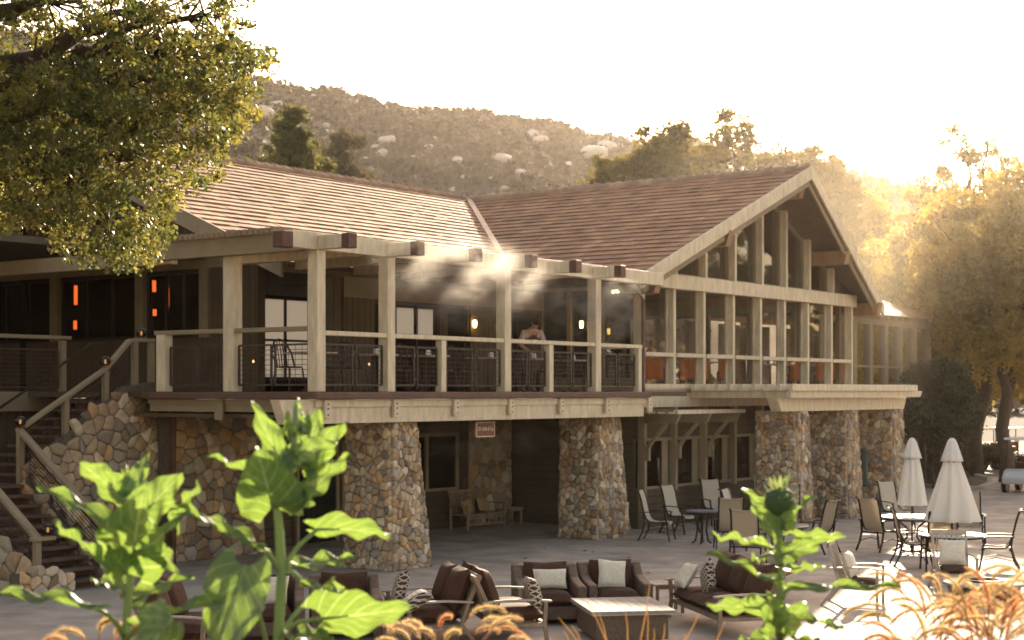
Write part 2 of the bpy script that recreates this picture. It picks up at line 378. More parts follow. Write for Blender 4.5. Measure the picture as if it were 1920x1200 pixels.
# garden slope under the viewer, falling towards the patio
vv = []; ff = []; mb = MB()
DS = [(-8, 1.8), (0, 1.75), (3, 1.75), (5, 1.7), (7, 1.4), (10, .8), (14, .35), (17, .1), (18, -.02)]
for d, z in DS:
    for k in range(21):
        x = -14 + 28 * k / 20; p = CAMP + FWD * d + RGT * x; vv.append((p.x, p.y, z + (.06 * math.sin(x * 2.1 + d) if 0 < z else 0)))
for i in range(len(DS) - 1):
    for k in range(20): ff.append((i * 21 + k, i * 21 + k + 1, (i + 1) * 21 + k + 1, (i + 1) * 21 + k))
mb.add(vv, ff); tag(mb.build('garden_slope', M['soil'], smooth=True), kind='structure')

rnd = random.Random(55); lf0 = None
for k, (u, v) in enumerate(((877, 1000), (1096, 1034), (1112, 1036), (868, 1052), (985, 1048), (1180, 1046), (1640, 1062), (1215, 1075), (690, 1100), (560, 1080), (1020, 1030))):
    p = gnd(u, v); rz = rnd.uniform(0, 6)
    if lf0 is None:
        mb = MB(); mb.add([(-.06, 0, .005), (-.02, -.03, .02), (.04, -.025, .015), (.07, 0, .03), (.03, .03, .025), (-.02, .028, .012), (0, 0, .004)], [(0, 1, 6), (1, 2, 6), (2, 3, 6), (3, 4, 6), (4, 5, 6), (5, 0, 6)])
        lf0 = mb.build('fallen_leaf', mat('dead_leaf', (.22, .10, .04), .8, .3, 20)); tag(lf0, 'small curled brown leaf fallen on the bare patio concrete', 'leaf', 'fallen leaves on the patio'); lf0.location = (p.x, p.y, 0)
    else: l_ = copy_tree(lf0, (p.x, p.y, 0), rz, 'small curled brown leaf fallen on the bare patio concrete')

# hill: profile of the skyline as measured (u, v) at its distance
HP = [(-1500, 140), (-500, 60), (0, 60), (250, 90), (430, 130), (490, 150), (530, 158), (575, 172), (620, 168), (665, 180), (740, 198), (800, 208), (860, 212), (890, 208), (960, 222), (1030, 228), (1080, 248), (1160, 263), (1230, 270), (1300, 268), (1400, 280), (1500, 300), (1600, 325), (1650, 340), (1700, 352), (1780, 372), (1900, 385), (2100, 400), (2600, 450), (3600, 560)]
def hv(u):
    for (a, b), (c, d) in zip(HP, HP[1:]):
        if a <= u <= c: return b + (d - b) * (u - a) / (c - a)
    return HP[-1][1]
def fbm(x, y, o=4):
    s = 0; a = 1; f = 1
    for k in range(o):
        s += a * math.sin(x * f + 1.7 * k + 1.3 * math.sin(y * f * 1.3 + k)) * math.cos(y * f * .9 + 2.1 * k + 1.1 * math.sin(x * f * .8)); a *= .5; f *= 2.1
    return s
def hillz(u, D):
    R = 430 + 40 * math.sin(u / 300); zr = 3.4 + (735 - hv(u)) / 2975 * R
    t = (D - 110) / (R - 110)
    if t <= 0: return -.5
    if t <= 1: z = zr * (t ** 1.12) * (1 - .0) if t < 1 else zr
    else: z = zr * (1 - .5 * (t - 1))
    z += (1 - abs(2 * min(t, 1) - 1)) * 3.0 * fbm(u / 90, D / 30, 3)
    return z
mb = MB(); vv = []; ff = []; US = list(range(-1400, 3500, 18)); DD = [105 + 7 * k for k in range(60)]
for u in US:
    for D in DD:
        p = CAMP + FWD * D + RGT * ((u - 960) / 2975 * D); vv.append((p.x, p.y, hillz(u, D)))
n_ = len(DD)
for i in range(len(US) - 1):
    for j in range(n_ - 1): ff.append((i * n_ + j, (i + 1) * n_ + j, (i + 1) * n_ + j + 1, i * n_ + j + 1))
mb.add(vv, ff)
M['hill'] = mat('hill_scrub', (.15, .11, .085), .95, .3, .05, .8, .5, col2=(.05, .045, .035))
tag(mb.build('hill', M['hill'], smooth=True), kind='structure')
def hill_pt(u, v):
    """first point of the hillside seen at that pixel"""
    D = 120
    while D < 480:
        if hillz(u, D) >= 3.4 + (735 - v) / 2975 * D: break
        D += 1
    p = CAMP + FWD * D + RGT * ((u - 960) / 2975 * D); return Vector((p.x, p.y, hillz(u, D))), D

# leaf clouds ---------------------------------------------------------------
def leaf_mesh(name, cen, size, col, m, parent=None, flat=.0, aspect=1.6, seed=0, kind=None):
    r = np.random.default_rng(seed); n = len(cen); cen = np.asarray(cen); size = np.asarray(size).reshape(-1, 1) * r.uniform(.6, 1.35, (n, 1))
    nrm = r.normal(size=(n, 3)); nrm[:, 2] += flat; nrm /= np.linalg.norm(nrm, axis=1, keepdims=True)
    t = r.normal(size=(n, 3)); a = np.cross(nrm, t); a /= np.linalg.norm(a, axis=1, keepdims=True); b = np.cross(nrm, a)
    a = a * size * aspect / 2; b = b * size / 2
    v = np.stack([cen - a, cen + b * .9 + nrm * size * .12 - a * .1, cen + a, cen - b * .9 + nrm * size * .12 - a * .1], 1).reshape(-1, 3)
    me = bpy.data.meshes.new(name); me.vertices.add(4 * n); me.vertices.foreach_set('co', v.astype(np.float32).ravel())
    me.loops.add(4 * n); me.loops.foreach_set('vertex_index', np.arange(4 * n, dtype=np.int32)); me.polygons.add(n)
    me.polygons.foreach_set('loop_start', np.arange(0, 4 * n, 4, dtype=np.int32)); me.update(calc_edges=True); me.validate()
    c = np.ones((n, 4), np.float32); c[:, :3] = col; c = np.repeat(c, 4, 0)
    ca = me.color_attributes.new('col', 'FLOAT_COLOR', 'POINT'); ca.data.foreach_set('color', c.ravel())
    me.materials.append(m); o = bpy.data.objects.new(name, me); C.objects.link(o)
    if parent: o.parent = parent
    if kind: o['kind'] = kind
    return o
def cluster_leaves(cents, rad, per, seed, tint=((.75, .8, .7), (1.25, 1.1, 1.0)), shell=.55):
    """leaves gathered in twig clusters; each cluster has its own tint"""
    r = np.random.default_rng(seed); P = []; Cc = []
    for c in cents:
        k = r.integers(int(per * .6), int(per * 1.4)); d = r.normal(size=(k, 3)); d /= np.linalg.norm(d, axis=1, keepdims=True)
        rr = rad * r.uniform(.6, 1.3); q = d * (r.uniform(0, 1, (k, 1)) ** shell) * rr; q[:, 2] *= .7
        P.append(np.array(c) + q); t = r.uniform(0, 1); lo, hi = np.array(tint[0]), np.array(tint[1]); Cc.append((lo + (hi - lo) * t) * r.uniform(.75, 1.25, (k, 1)))
    return np.concatenate(P), np.concatenate(Cc)
def limb(mb, p, q, r0, r1, wob=.08, n=6, rnd=random):
    p = Vector(p); q = Vector(q); L = (q - p).length; pts = []
    for i in range(n + 1):
        t = i / n; w = wob * L * math.sin(math.pi * t)
        pts.append(p.lerp(q, t) + Vector((rnd.uniform(-w, w), rnd.uniform(-w, w), rnd.uniform(-w, w) + w * .6)))
    mb.tube(pts, [r0 + (r1 - r0) * i / n for i in range(n + 1)], 7); return pts
def tree(label, base, height, rx, ry, zc, rz, ncl, per, lsize, m, seed, name='tree', trunk_r=.3, clr=.9, cat='tree', group=None, holes=0, tint=((.75, .8, .7), (1.25, 1.1, 1.0)), conic=False, lobes=7):
    """crown: lobes (big sub-masses) > twig clusters > leaves; gaps remain between lobes"""
    rnd = random.Random(seed); t = thing(name, label, cat, base, 0, group)
    L = []
    for k in range(lobes):
        if conic:
            f = rnd.uniform(0, 1); a = rnd.uniform(0, 6.28); R = (1 - f) * .8 + .1
            L.append((rx * R * math.cos(a) * .7, ry * R * math.sin(a) * .7, zc - rz + 2 * rz * f, .28 + .25 * (1 - f)))
        else:
            a = rnd.uniform(0, 6.28); e = rnd.uniform(-.6, 1); R = math.sqrt(max(0, 1 - e * e)) * rnd.uniform(.35, .75)
            L.append((rx * R * math.cos(a), ry * R * math.sin(a), zc + rz * e * .62, rnd.uniform(.33, .52)))
    cents = []
    for k in range(ncl):
        lx, ly, lz, s = rnd.choice(L); d = Vector((rnd.gauss(0, 1), rnd.gauss(0, 1), rnd.gauss(0, 1))).normalized() * (rnd.random() ** .4)
        cents.append((lx + d.x * rx * s, ly + d.y * ry * s, lz + d.z * rz * s))
    P, Cc = cluster_leaves(cents, clr, per, seed, tint)
    mb = MB(); top = Vector((rnd.uniform(-.3, .3), rnd.uniform(-.3, .3), zc)); limb(mb, (0, 0, -.2), top, trunk_r, trunk_r * .4, .04, 7, rnd)
    for lx, ly, lz, s in L:
        h = min(.85, max(.35, (lz - 1) / max(zc, 1) * .7)); limb(mb, Vector((0, 0, -.2)).lerp(top, h), (lx, ly, lz), trunk_r * .38, .04, .08, 5, rnd)
    for c in rnd.sample(cents, min(len(cents), 40)):
        l_ = min(L, key=lambda q: (q[0] - c[0]) ** 2 + (q[1] - c[1]) ** 2 + (q[2] - c[2]) ** 2); mb.tube([(l_[0], l_[1], l_[2]), c], [.05, .015], 5)
    mb.build('trunk', M['bark'], t, smooth=True)
    leaf_mesh('crown', P, np.full(len(P), lsize), Cc, m, t, seed=seed)
    return t

# ------------------------------------------------------------------ THE CLUBHOUSE
lodge = thing('clubhouse', 'two-storey timber and field-stone clubhouse with brown tiled gable roofs above the patio', 'building')
PT = .463; AX = 19.2; RY = 11.5; ZR = 9.5
def tile_slope(P, N, Q, ext, e=.295, w=.33, seed=0):
    rnd = random.Random(seed); mb = MB(); q = 0; row = 0
    while q < Q - .02:
        q1 = min(q + e, Q); a0, a1 = ext(q); b0, b1 = ext(q1); x = min(a0, b0) - rnd.uniform(0, w)
        rowt = rnd.uniform(.92, 1.06)
        while x < max(a1, b1):
            xa, xb = x + .004, x + w - .004
            ua, ub = max(xa, a0), min(xb, a1); la, lb = max(xa, b0), min(xb, b1)
            if ub > ua + .01 or lb > la + .01:
                if ub < ua: ua = ub = min(max((ua + ub) / 2, a0), a1)
                if lb < la: la = lb = min(max((la + lb) / 2, b0), b1)
                h0 = .012; h1 = .043 + rnd.uniform(-.007, .009); k = rowt * rnd.uniform(.78, 1.2)
                c = (k, k * rnd.uniform(.9, 1.02), k * rnd.uniform(.84, 1.04)); q1o = q1 + .02
                def pt(xx, qq, h): p = P(xx, qq); return (p[0] + N[0] * h, p[1] + N[1] * h, p[2] + N[2] * h)
                vv = [pt(ua, q, h0), pt(ub, q, h0), pt(lb, q1o, h1), pt(la, q1o, h1), pt(lb, q1o, h1 - .04), pt(la, q1o, h1 - .04), pt(ua, q, -.01), pt(ub, q, -.01)]
                mb.add(vv, [(0, 3, 2, 1), (3, 5, 4, 2), (0, 6, 5, 3), (1, 2, 4, 7)], c)
            x += w
        q = q1; row += 1
    return mb
nL = (0, -.4202, .9074); nG = (-.4202, 0, .9074)
aL = lambda q: 2.2 + .17 * q
bG = lambda q: -.35 + .147 * q
QG = 7.15; QL = 7.3
left = tile_slope(lambda x, q: (x, RY - q, ZR - PT * q), nL, QL, lambda q: (aL(q), max(AX - q, AX - QG)), seed=1)
ro = left.build('roof', M['tile'], lodge); ro['label'] = 'long tiled slope above the covered deck'
gab = tile_slope(lambda x, q: (AX - q, x, ZR - PT * q), nG, QG, lambda q: (bG(q), RY - q), seed=2)
rg = gab.build('roof', M['tile'], lodge); rg['label'] = 'tiled slope of the glazed front gable'
# decks below the tiles (also the boarded soffits)
mb = MB(); t = (0, 0, -.16)
mb.prism([(aL(0), RY, ZR - .03), (aL(QL), RY - QL, ZR - .03 - PT * QL), (AX - QG, RY - QL, ZR - .03 - PT * QL), (AX - QG, RY - QG, ZR - .03 - PT * QG), (AX, RY, ZR - .03)], t)
mb.prism([(aL(0), RY + .002, ZR), (26, RY + .002, ZR), (26, RY + 3.9, ZR - PT * 3.9), (3.0, RY + 3.9, ZR - PT * 3.9)], t)
mb.build('roof_deck', M['ceil'], lodge)
mb = MB()
mb.prism([(AX, bG(0), ZR - .031), (AX - QG, bG(QG), ZR - .031 - PT * QG), (AX - QG, RY - QG, ZR - .031 - PT * QG), (AX, RY, ZR - .031)], t)
mb.prism([(AX + .002, bG(0), ZR), (AX + .002, RY, ZR), (AX + 7.4, RY, ZR - PT * 7.4), (AX + 7.4, bG(QG), ZR - PT * 7.4)], t)
mb.build('roof_deck', M['ceil'], lodge)
# right slope tiles (seen edge on / from the side)
gr = tile_slope(lambda x, q: (AX + q, x, ZR - PT * q), (.4202, 0, .9074), 7.4, lambda q: (bG(q), RY), seed=3); gr.build('roof', M['tile'], lodge)
# ridge caps and valley flashing
mb = MB(); rnd = random.Random(4)
x = 2.2
while x < AX - .1:
    k = rnd.uniform(.8, 1.15); mb.tube([(x, RY, ZR + .055), (x + .36, RY, ZR + .025)], [.115, .10], 8, (k, k * .98, k * .95)); x += .36
y = -.35
while y < RY - .1:
    k = rnd.uniform(.8, 1.1); mb.tube([(AX, y, ZR + .055), (AX, y + .36, ZR + .025)], [.115, .10], 8, (k, k, k)); y += .36
mb.build('ridge_cap', M['ridge'], lodge, smooth=False)
mb = MB(); mb.bar((AX - .1, RY - .1, ZR + .03), (AX - QG, RY - QG, ZR - PT * QG + .045), .17, .03); mb.build('valley_flashing', M['gutter'], lodge).data.materials[0] = mat('valley_metal', (.36, .25, .19), .5, .2, 3)
# rakes
mb = MB()
for s in (-1, 1):
    Q = QG if s < 0 else 7.4
    e = Vector((AX + s * Q, bG(QG), ZR - PT * Q)); a = Vector((AX + s * .001, bG(0), ZR))
    z = Vector((0, 0, 1)); mb.prism([a + z * .09, a - z * .27, e - z * .29, e + z * .06], (0, -.07, 0))
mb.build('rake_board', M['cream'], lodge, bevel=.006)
mb = MB()
for s in (-1, 1):
    Q = QG if s < 0 else 7.4; z = Vector((0, 0, 1)); off = Vector((0, .03, 0))
    e = Vector((AX + s * (Q - .25), bG(QG) , ZR - PT * Q + .1)) + off; a = Vector((AX + s * .001, bG(0), ZR)) + off
    mb.prism([a - z * .18, a - z * .46, e - z * .48, e - z * .2], (0, .05, 0))
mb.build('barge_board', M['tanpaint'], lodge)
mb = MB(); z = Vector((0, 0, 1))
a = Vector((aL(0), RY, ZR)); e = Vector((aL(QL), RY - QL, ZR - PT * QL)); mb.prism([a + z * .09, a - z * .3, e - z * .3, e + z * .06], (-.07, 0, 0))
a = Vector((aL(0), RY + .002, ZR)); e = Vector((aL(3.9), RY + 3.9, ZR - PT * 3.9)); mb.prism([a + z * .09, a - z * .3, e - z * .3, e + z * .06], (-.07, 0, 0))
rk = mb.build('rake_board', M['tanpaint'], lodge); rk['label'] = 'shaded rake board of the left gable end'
mb = MB()   # eave gutters
mb.bar((AX - QG - .06, .7, ZR - PT * QG - .03), (AX - QG - .06, 4.3, ZR - PT * QG - .03), .12, .12); mb.bar((aL(QL), RY - QL - .06, ZR - PT * QL - .03), (11.9, RY - QL - .06, ZR - PT * QL - .03), .12, .12)
mb.build('gutter', M['gutter'], lodge)
# lookout beams under the gable
for x, y0, z0, h in ((AX, -.2, 8.98, .5), (AX - 3.6, .1, 7.36, .4), (AX + 3.6, .1, 7.36, .4), (AX - 6.6, .45, 6.0, .38), (AX + 6.75, .45, 5.98, .4)):
    mb = MB(); w = .13
    mb.prism([(x - w, y0 + .12, z0 - h / 2), (x - w, y0, z0 + h / 2), (x - w, 1.5, z0 + h / 2), (x - w, 1.5, z0 - h / 2)], (2 * w, 0, 0)); mb.build('lookout_beam', M['wood'], lodge, bevel=.01)

MU = [13.0, 14.52, 16.07, 17.69, 19.28, 20.77, 22.3, 23.92, 25.4]
zr = lambda a: ZR - .2 - PT * abs(a - AX)
# gable front frame
mb = MB(); mb.box(12.93, 25.48, 1.06, 1.32, 6.035, 6.40); mb.build('cross_beam', M['cream'], lodge, bevel=.01)
for i, a in enumerate(MU):
    mb = MB(); mb.box(a - .06, a + .06, 1.18, 1.44, 3.6, 6.035); mb.build('mullion', M['cream'], lodge)
    if 0 < i < 8:
        mb = MB(); mb.prism([(a - .055, 1.12, 6.4), (a + .055, 1.12, 6.4), (a + .055, 1.12, zr(a + .055) + .02), (a - .055, 1.12, zr(a - .055) + .02)], (0, .3, 0)); mb.build('mullion', M['cream'], lodge)
mb = MB(); mb.box(12.93, 25.48, 1.09, 1.46, 3.5, 3.605); mb.build('window_sill', M['cream'], lodge)
mb = MB(); mb.box(12.9, 25.48, 1.12, 1.3, 3.02, 3.5); mb.build('floor_band', M['cream'], lodge)
mb = MB(); mb.box(12.9, 25.48, 1.10, 1.118, 3.38, 3.46); mb.build('band_trim', M['tanpaint'], lodge)
for i in range(8):
    a, b = MU[i] + .06, MU[i + 1] - .06
    mb = MB(); mb.box(a, b, 1.14, 1.44, 4.30, 4.40)
    for p, q in ((3.605, 4.3), (4.4, 6.035)):
        for s in ((a, a + .03), (b - .03, b)): mb.box(s[0], s[1], 1.36, 1.42, p, q, None)
    w = mb.build('window', M['cream'], lodge)
    mb = MB(); mb.box(a + .03, b - .03, 1.385, 1.395, 3.61, 4.299); mb.box(a + .03, b - .03, 1.385, 1.395, 4.401, 6.03); mb.build('pane', M['glass'], w)
    z0, z1 = zr(a) - .05, zr(b) - .05
    pk = [(AX, zr(AX) - .05)] if a < AX < b else []
    if i in (0, 7):
        mb = MB(); mb.prism([(a, 1.2, 6.4), (b, 1.2, 6.4), (b, 1.2, max(6.42, z1)), (a, 1.2, max(6.42, z0))], (0, .1, 0)); mb.build('gable_panel', M['side_v'], lodge)
    if i not in (7,):
        mb = MB()
        poly = [(a, z0), (b, z1)] if not pk else [(a, z0), pk[0], (b, z1)]
        mb.box(a, b, 1.3, 1.4, 6.4, 6.46)
        for k in range(len(poly) - 1): mb.bar((poly[k][0], 1.35, poly[k][1] - .02), (poly[k + 1][0], 1.35, poly[k + 1][1] - .02), .1, .09)
        for xx, zz in ((a + .025, z0), (b - .025, z1)):
            if zz > 6.5: mb.box(xx - .025, xx + .025, 1.3, 1.4, 6.46, zz)
        w = mb.build('window', M['tanpaint'], lodge)
        if i:
            mb = MB(); mb.prism([(a, 1.345, 6.44), (b, 1.345, 6.44)] + [(x_, 1.345, z_) for x_, z_ in reversed(poly)], (0, .01, 0)); mb.build('pane', M['glass'], w)
# rooms behind: floors, walls
mb = MB(); mb.box(13.0, 25.4, 1.5, 11, 3.42, 3.5); mb.box(5, 25.4, 4.4, 15, 3.30, 3.415); mb.build('floor', M['floorin'], lodge)
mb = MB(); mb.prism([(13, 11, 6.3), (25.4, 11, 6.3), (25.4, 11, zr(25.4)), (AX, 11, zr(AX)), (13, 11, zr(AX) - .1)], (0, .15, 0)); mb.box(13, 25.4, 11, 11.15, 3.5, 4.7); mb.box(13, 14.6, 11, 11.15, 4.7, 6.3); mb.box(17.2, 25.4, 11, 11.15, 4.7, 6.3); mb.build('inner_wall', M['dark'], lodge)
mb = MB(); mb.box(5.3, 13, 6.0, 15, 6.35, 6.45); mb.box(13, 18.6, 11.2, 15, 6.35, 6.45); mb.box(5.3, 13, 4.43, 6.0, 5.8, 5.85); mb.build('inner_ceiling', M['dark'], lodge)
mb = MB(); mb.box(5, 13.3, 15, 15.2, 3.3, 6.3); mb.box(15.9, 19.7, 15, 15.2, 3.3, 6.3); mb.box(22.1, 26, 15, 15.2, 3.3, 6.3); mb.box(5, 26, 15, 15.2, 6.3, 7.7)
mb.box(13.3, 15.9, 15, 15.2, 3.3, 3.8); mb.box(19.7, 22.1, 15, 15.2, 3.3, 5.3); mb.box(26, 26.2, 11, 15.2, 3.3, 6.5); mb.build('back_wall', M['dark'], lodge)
for a, b, z0, z1 in ((13.3, 15.9, 3.8, 6.3), (19.7, 22.1, 5.3, 6.3)):
    mb = MB(); mb.box(a, b, 15.02, 15.1, z0, z0 + .06); mb.box(a, b, 15.02, 15.1, z1 - .06, z1); m_ = (a + b) / 2
    mb.box(m_ - .03, m_ + .03, 15.02, 15.1, z0 + .06, z1 - .06); mb.box(a, m_ - .03, 15.02, 15.1, 4.95, 5.02) if z0 < 4 else None; mb.box(m_ + .03, b, 15.02, 15.1, 4.95, 5.02) if z0 < 4 else None
    w = mb.build('window', M['darkmet'], lodge); mb = MB(); mb.box(a, b, 15.12, 15.125, z0, z1); bl = mb.build('bright_window_panel', M['sling_l'], w)  # white panel added in place of the bright outdoors behind the window
    bl.data.materials[0] = leaf_mat('white_panel', (.40, .39, .38), .9, (.40, .39, .38), .9, vcol=False)
# right side wall of the gable room: glazed
mb = MB(); mb.box(25.3, 25.45, 1.56, 11, 3.5, 3.62); mb.box(25.3, 25.45, 1.56, 11, 5.95, 6.15)
for k in range(7): mb.box(25.3, 25.45, 1.56 + k * 1.55, 1.7 + k * 1.55, 3.62, 5.95)
mb.build('side_frame', M['tanpaint'], lodge)
mb = MB(); mb.box(25.37, 25.38, 1.6, 11, 3.62, 5.95); mb.build('pane', M['glass'], lodge)
# left side wall of the gable room, above the deck
mb = MB(); mb.box(12.9, 13.05, 1.32, 4.4, 3.42, 3.75); mb.box(12.9, 13.05, 1.32, 4.4, 5.98, 6.1)
for y in (2.3, 3.3, 4.2): mb.box(12.9, 13.05, y, y + .12, 3.75, 5.98)
mb.build('side_frame', M['tanpaint'], lodge); mb = MB(); mb.box(12.96, 12.97, 1.35, 4.3, 3.75, 5.98); mb.build('pane', M['glassd'], lodge)
# restaurant front behind the deck (y = 4.2) and gable end (x = 5)
for a, b in ((5.3, 6.35), (8.7, 9.0), (9.9, 10.9)):
    mb = MB(); mb.box(a, b, 4.2, 4.42, 3.42, 5.95); mb.build('siding_pier', M['side_v'], lodge)
mb = MB(); mb.box(5.3, 13, 4.18, 4.42, 5.5, 5.95); mb.build('header', M['tanpaint'], lodge)
for a, b in ((6.35, 8.7), (9.0, 9.9), (10.9, 12.9)):
    mb = MB(); n = max(1, round((b - a) / .8)); mb.box(a, b, 4.25, 4.33, 5.42, 5.5)
    for k in range(n + 1): x = a + (b - a - .06) * k / n; mb.box(x, x + .06, 4.25, 4.33, 3.42, 5.42)
    w = mb.build('folding_door', M['darkmet'], lodge)
    if a > 10: mb = MB(); mb.box(a, b, 4.285, 4.29, 3.43, 5.42); mb.build('pane', M['glassd'], w)
for y0, y1, z1 in ((4.2, 5.0, 5.92), (6.55, 8.1, 6.3)): mb = MB(); mb.box(5.0, 5.25, y0, y1, 3.42, z1); mb.build('siding_pier', M['side_v'], lodge)
mb = MB(); mb.box(5.02, 5.25, 8.1, 19.5, 3.42, 4.68); mb.build('window_apron', M['side_v'], lodge)
mb = MB(); mb.box(4.94, 5.2, 5.8, 19.5, 6.3, 6.66); mb.build('belt_board', M['tanpaint'], lodge)
mb = MB(); mb.prism([(5.05, 5.9, 6.66), (5.05, 15.2, 6.66), (5.05, 15.2, ZR - .2 - PT * 3.7), (5.05, RY, ZR - .2)], (.15, 0, 0)); mb.box(5.05, 5.2, 15.2, 19.5, 6.66, 7.2); mb.build('gable_wall', M['side_v'], lodge)
ys = [8.1, 10.35, 13.6, 16.9, 19.4]
for y in ys: mb = MB(); mb.box(4.92, 5.2, y, y + .3, 4.68, 6.3); mb.build('window_post', M['tanpaint'], lodge)
for y0, y1 in zip(ys, ys[1:]):
    mb = MB(); y0 += .3; mb.box(5.05, 5.12, y0, y1, 4.68, 4.76); mb.box(5.05, 5.12, y0, y1, 6.2, 6.3)
    for k in range(4): yy = y0 + (y1 - y0 - .07) * k / 3; mb.box(5.05, 5.12, yy, yy + .07, 4.76, 6.2)
    w = mb.build('window', M['darkmet'], lodge); mb = MB(); mb.box(5.08, 5.09, y0, y1, 4.76, 6.2); mb.build('pane', M['glassd'], w)
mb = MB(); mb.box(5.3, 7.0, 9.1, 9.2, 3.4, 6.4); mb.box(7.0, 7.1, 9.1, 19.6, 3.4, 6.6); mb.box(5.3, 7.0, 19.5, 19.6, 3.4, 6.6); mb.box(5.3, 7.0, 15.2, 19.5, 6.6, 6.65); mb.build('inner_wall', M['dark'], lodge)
# patio heaters / lamp glow behind the left windows
for (u, v0, v1), lab in zip(((142, 535, 572), (141, 601, 618), (289, 526, 547), (290, 580, 592), (316, 540, 575)), ('long orange tube lamp glowing in the left of the dark windows', 'short orange lamp below the long one in the left dark window', 'orange lamp high in the dark window nearest the deck', 'short orange lamp low in the dark window nearest the deck', 'thin slanting orange lamp right of the pair nearest the deck')):
    p = at(u, (v0 + v1) / 2, 41 if u < 200 else 39); hh = (v1 - v0) / 2975 * 40 / 2
    mb = MB(); mb.tube([(0, 0, -hh), (0, 0, hh)], .05 if u != 316 else .02, 8); l_ = tag(mb.build('wall_lamp', M['ember'], None, loc=p), lab, 'lamp', 'orange tube lamps behind the dark left windows')

# deck ---------------------------------------------------------------------
mb = MB(); mb.box(-.12, 13.0, -.05, 4.2, 3.30, 3.405); mb.box(.0, 5.0, 4.2, 8.2, 3.30, 3.404); mb.build('deck_floor', M['deckfl'], lodge)
mb = MB(); mb.box(-.24, 11.1, -.2, -.052, 3.27, 3.40); mb.box(-.24, -.122, -.052, 4.4, 3.27, 3.40); mb.box(11.0, 11.1, -.052, 1.1, 3.27, 3.40); mb.build('deck_gutter', M['gutter'], lodge, bevel=.02)
mb = MB(); mb.prism([(-.98, -.02, 3.26), (-.8, -.02, 2.83), (11.05, -.02, 2.83), (11.05, -.02, 3.26)], (0, .22, 0)); mb.build('deck_beam', M['cream'], lodge, bevel=.01)
mb = MB(); mb.box(-.1, 11.05, -.065, -.022, 3.13, 3.262); mb.build('deck_trim', M['cream'], lodge)
for k in range(7):
    x = .12 + 1.83 * k - (0 if k else .06); mb = MB(); mb.box(x, x + .17, -.13, -.067, 2.93, 3.26)
    o = mb.build('beam_bracket', M['cream'], lodge, bevel=.008); mb = MB()
    for zz in (3.18, 3.10, 2.99): mb.tube([(x + .085, -.13, zz), (x + .085, -.138, zz)], .016, 8)
    mb.build('bolt', M['darkmet'], o)
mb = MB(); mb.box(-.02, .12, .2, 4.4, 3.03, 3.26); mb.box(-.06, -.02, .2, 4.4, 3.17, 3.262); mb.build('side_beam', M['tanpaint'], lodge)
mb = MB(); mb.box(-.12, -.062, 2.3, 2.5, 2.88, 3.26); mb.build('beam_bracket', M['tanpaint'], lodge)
mb = MB(); mb.box(.14, 12.9, .25, 5.3, 2.92, 2.99); mb.build('under_deck_ceiling', M['ceil'], lodge)
# posts of the deck
for a, w in ((0, .22), (1.92, .23), (5.62, .23), (9.04, .23)):
    mb = MB(); mb.box(a, a + w, 0, .24, 3.405, 5.93) if a == 0 else mb.box(a, a + w * .95, 0, .24, 3.405, 5.93); mb.build('deck_post', M['cream'], lodge, bevel=.012)
mb = MB(); mb.box(0, .24, 2.13, 2.4, 3.405, 5.93); mb.build('deck_post', M['cream'], lodge, bevel=.012)
mb = MB(); mb.box(.0, .2, 4.0, 4.25, 3.405, 4.5); mb.build('deck_post', M['cream'], lodge, bevel=.012)
mb = MB(); mb.box(10.88, 11.02, 0.02, .16, 3.405, 4.42); mb.build('rail_post', M['cream'], lodge)
for a in (3.55, 7.25): mb = MB(); mb.box(a, a + .15, .02, .17, 3.405, 4.41); mb.build('rail_post', M['cream'], lodge)
def rail_panel(p, q, z0, z1, parent, zs=0):
    """dark framed wire panel between p and q (xy), split in two leaves with a strap in the middle"""
    p = Vector((*p, 0)); q = Vector((*q, 0)); d = (q - p); L = d.length; d.normalize(); fr = MB(); wr = MB(); sl = zs / L
    def P(s, z): return p + d * s + Vector((0, 0, z + sl * s))
    m_ = L / 2
    for a, b in ((.06, m_ - .05), (m_ + .05, L - .06)):
        for s in (a, b): fr.bar(P(s, z0), P(s, z1), .035, .035)
        for z in (z0, z1): fr.bar(P(a, z), P(b, z), .03, .035)
        k = int((z1 - z0) / .085)
        for i in range(1, k): zz = z0 + (z1 - z0) * i / k; wr.bar(P(a, zz), P(b, zz), .006, .010)
        k = int((b - a) / .16)
        for i in range(1, k): s = a + (b - a) * i / k; wr.bar(P(s, z0), P(s, z1), .006, .006)
    for z in (z0 + .12, z1 - .12): fr.bar(P(m_ - .05, z), P(m_ + .05, z), .02, .03)
    o = fr.build('rail_panel', M['mesh'], parent); wr.build('wire', M['mesh'], o)
def handrail(p, q, parent, w=.14, h=.085, m='cream'):
    mb = MB(); mb.bar(p, q, w, h); mb.build('handrail', M[m], parent, bevel=.012)
xs = [.24, 1.92, 2.15, 3.55, 3.7, 5.62, 5.85, 7.25, 7.4, 9.04, 9.27, 10.88]
for i in range(0, 12, 2): rail_panel((xs[i], .1), (xs[i + 1], .1), 3.53, 4.26, lodge)
for a, b in ((.24, 1.92), (2.15, 5.62), (5.85, 9.04), (9.27, 11.06)): handrail((a, .09, 4.46), (b, .09, 4.46), lodge)
handrail((11.0, .16, 4.46), (11.0, 1.1, 4.46), lodge)
for a, b in ((.24, 2.13), (2.4, 4.0)): rail_panel((.1, a), (.1, b), 3.53, 4.26, lodge); handrail((.1, a, 4.54), (.1, b + (.35 if b > 3 else 0), 4.54), lodge, m='tanpaint')
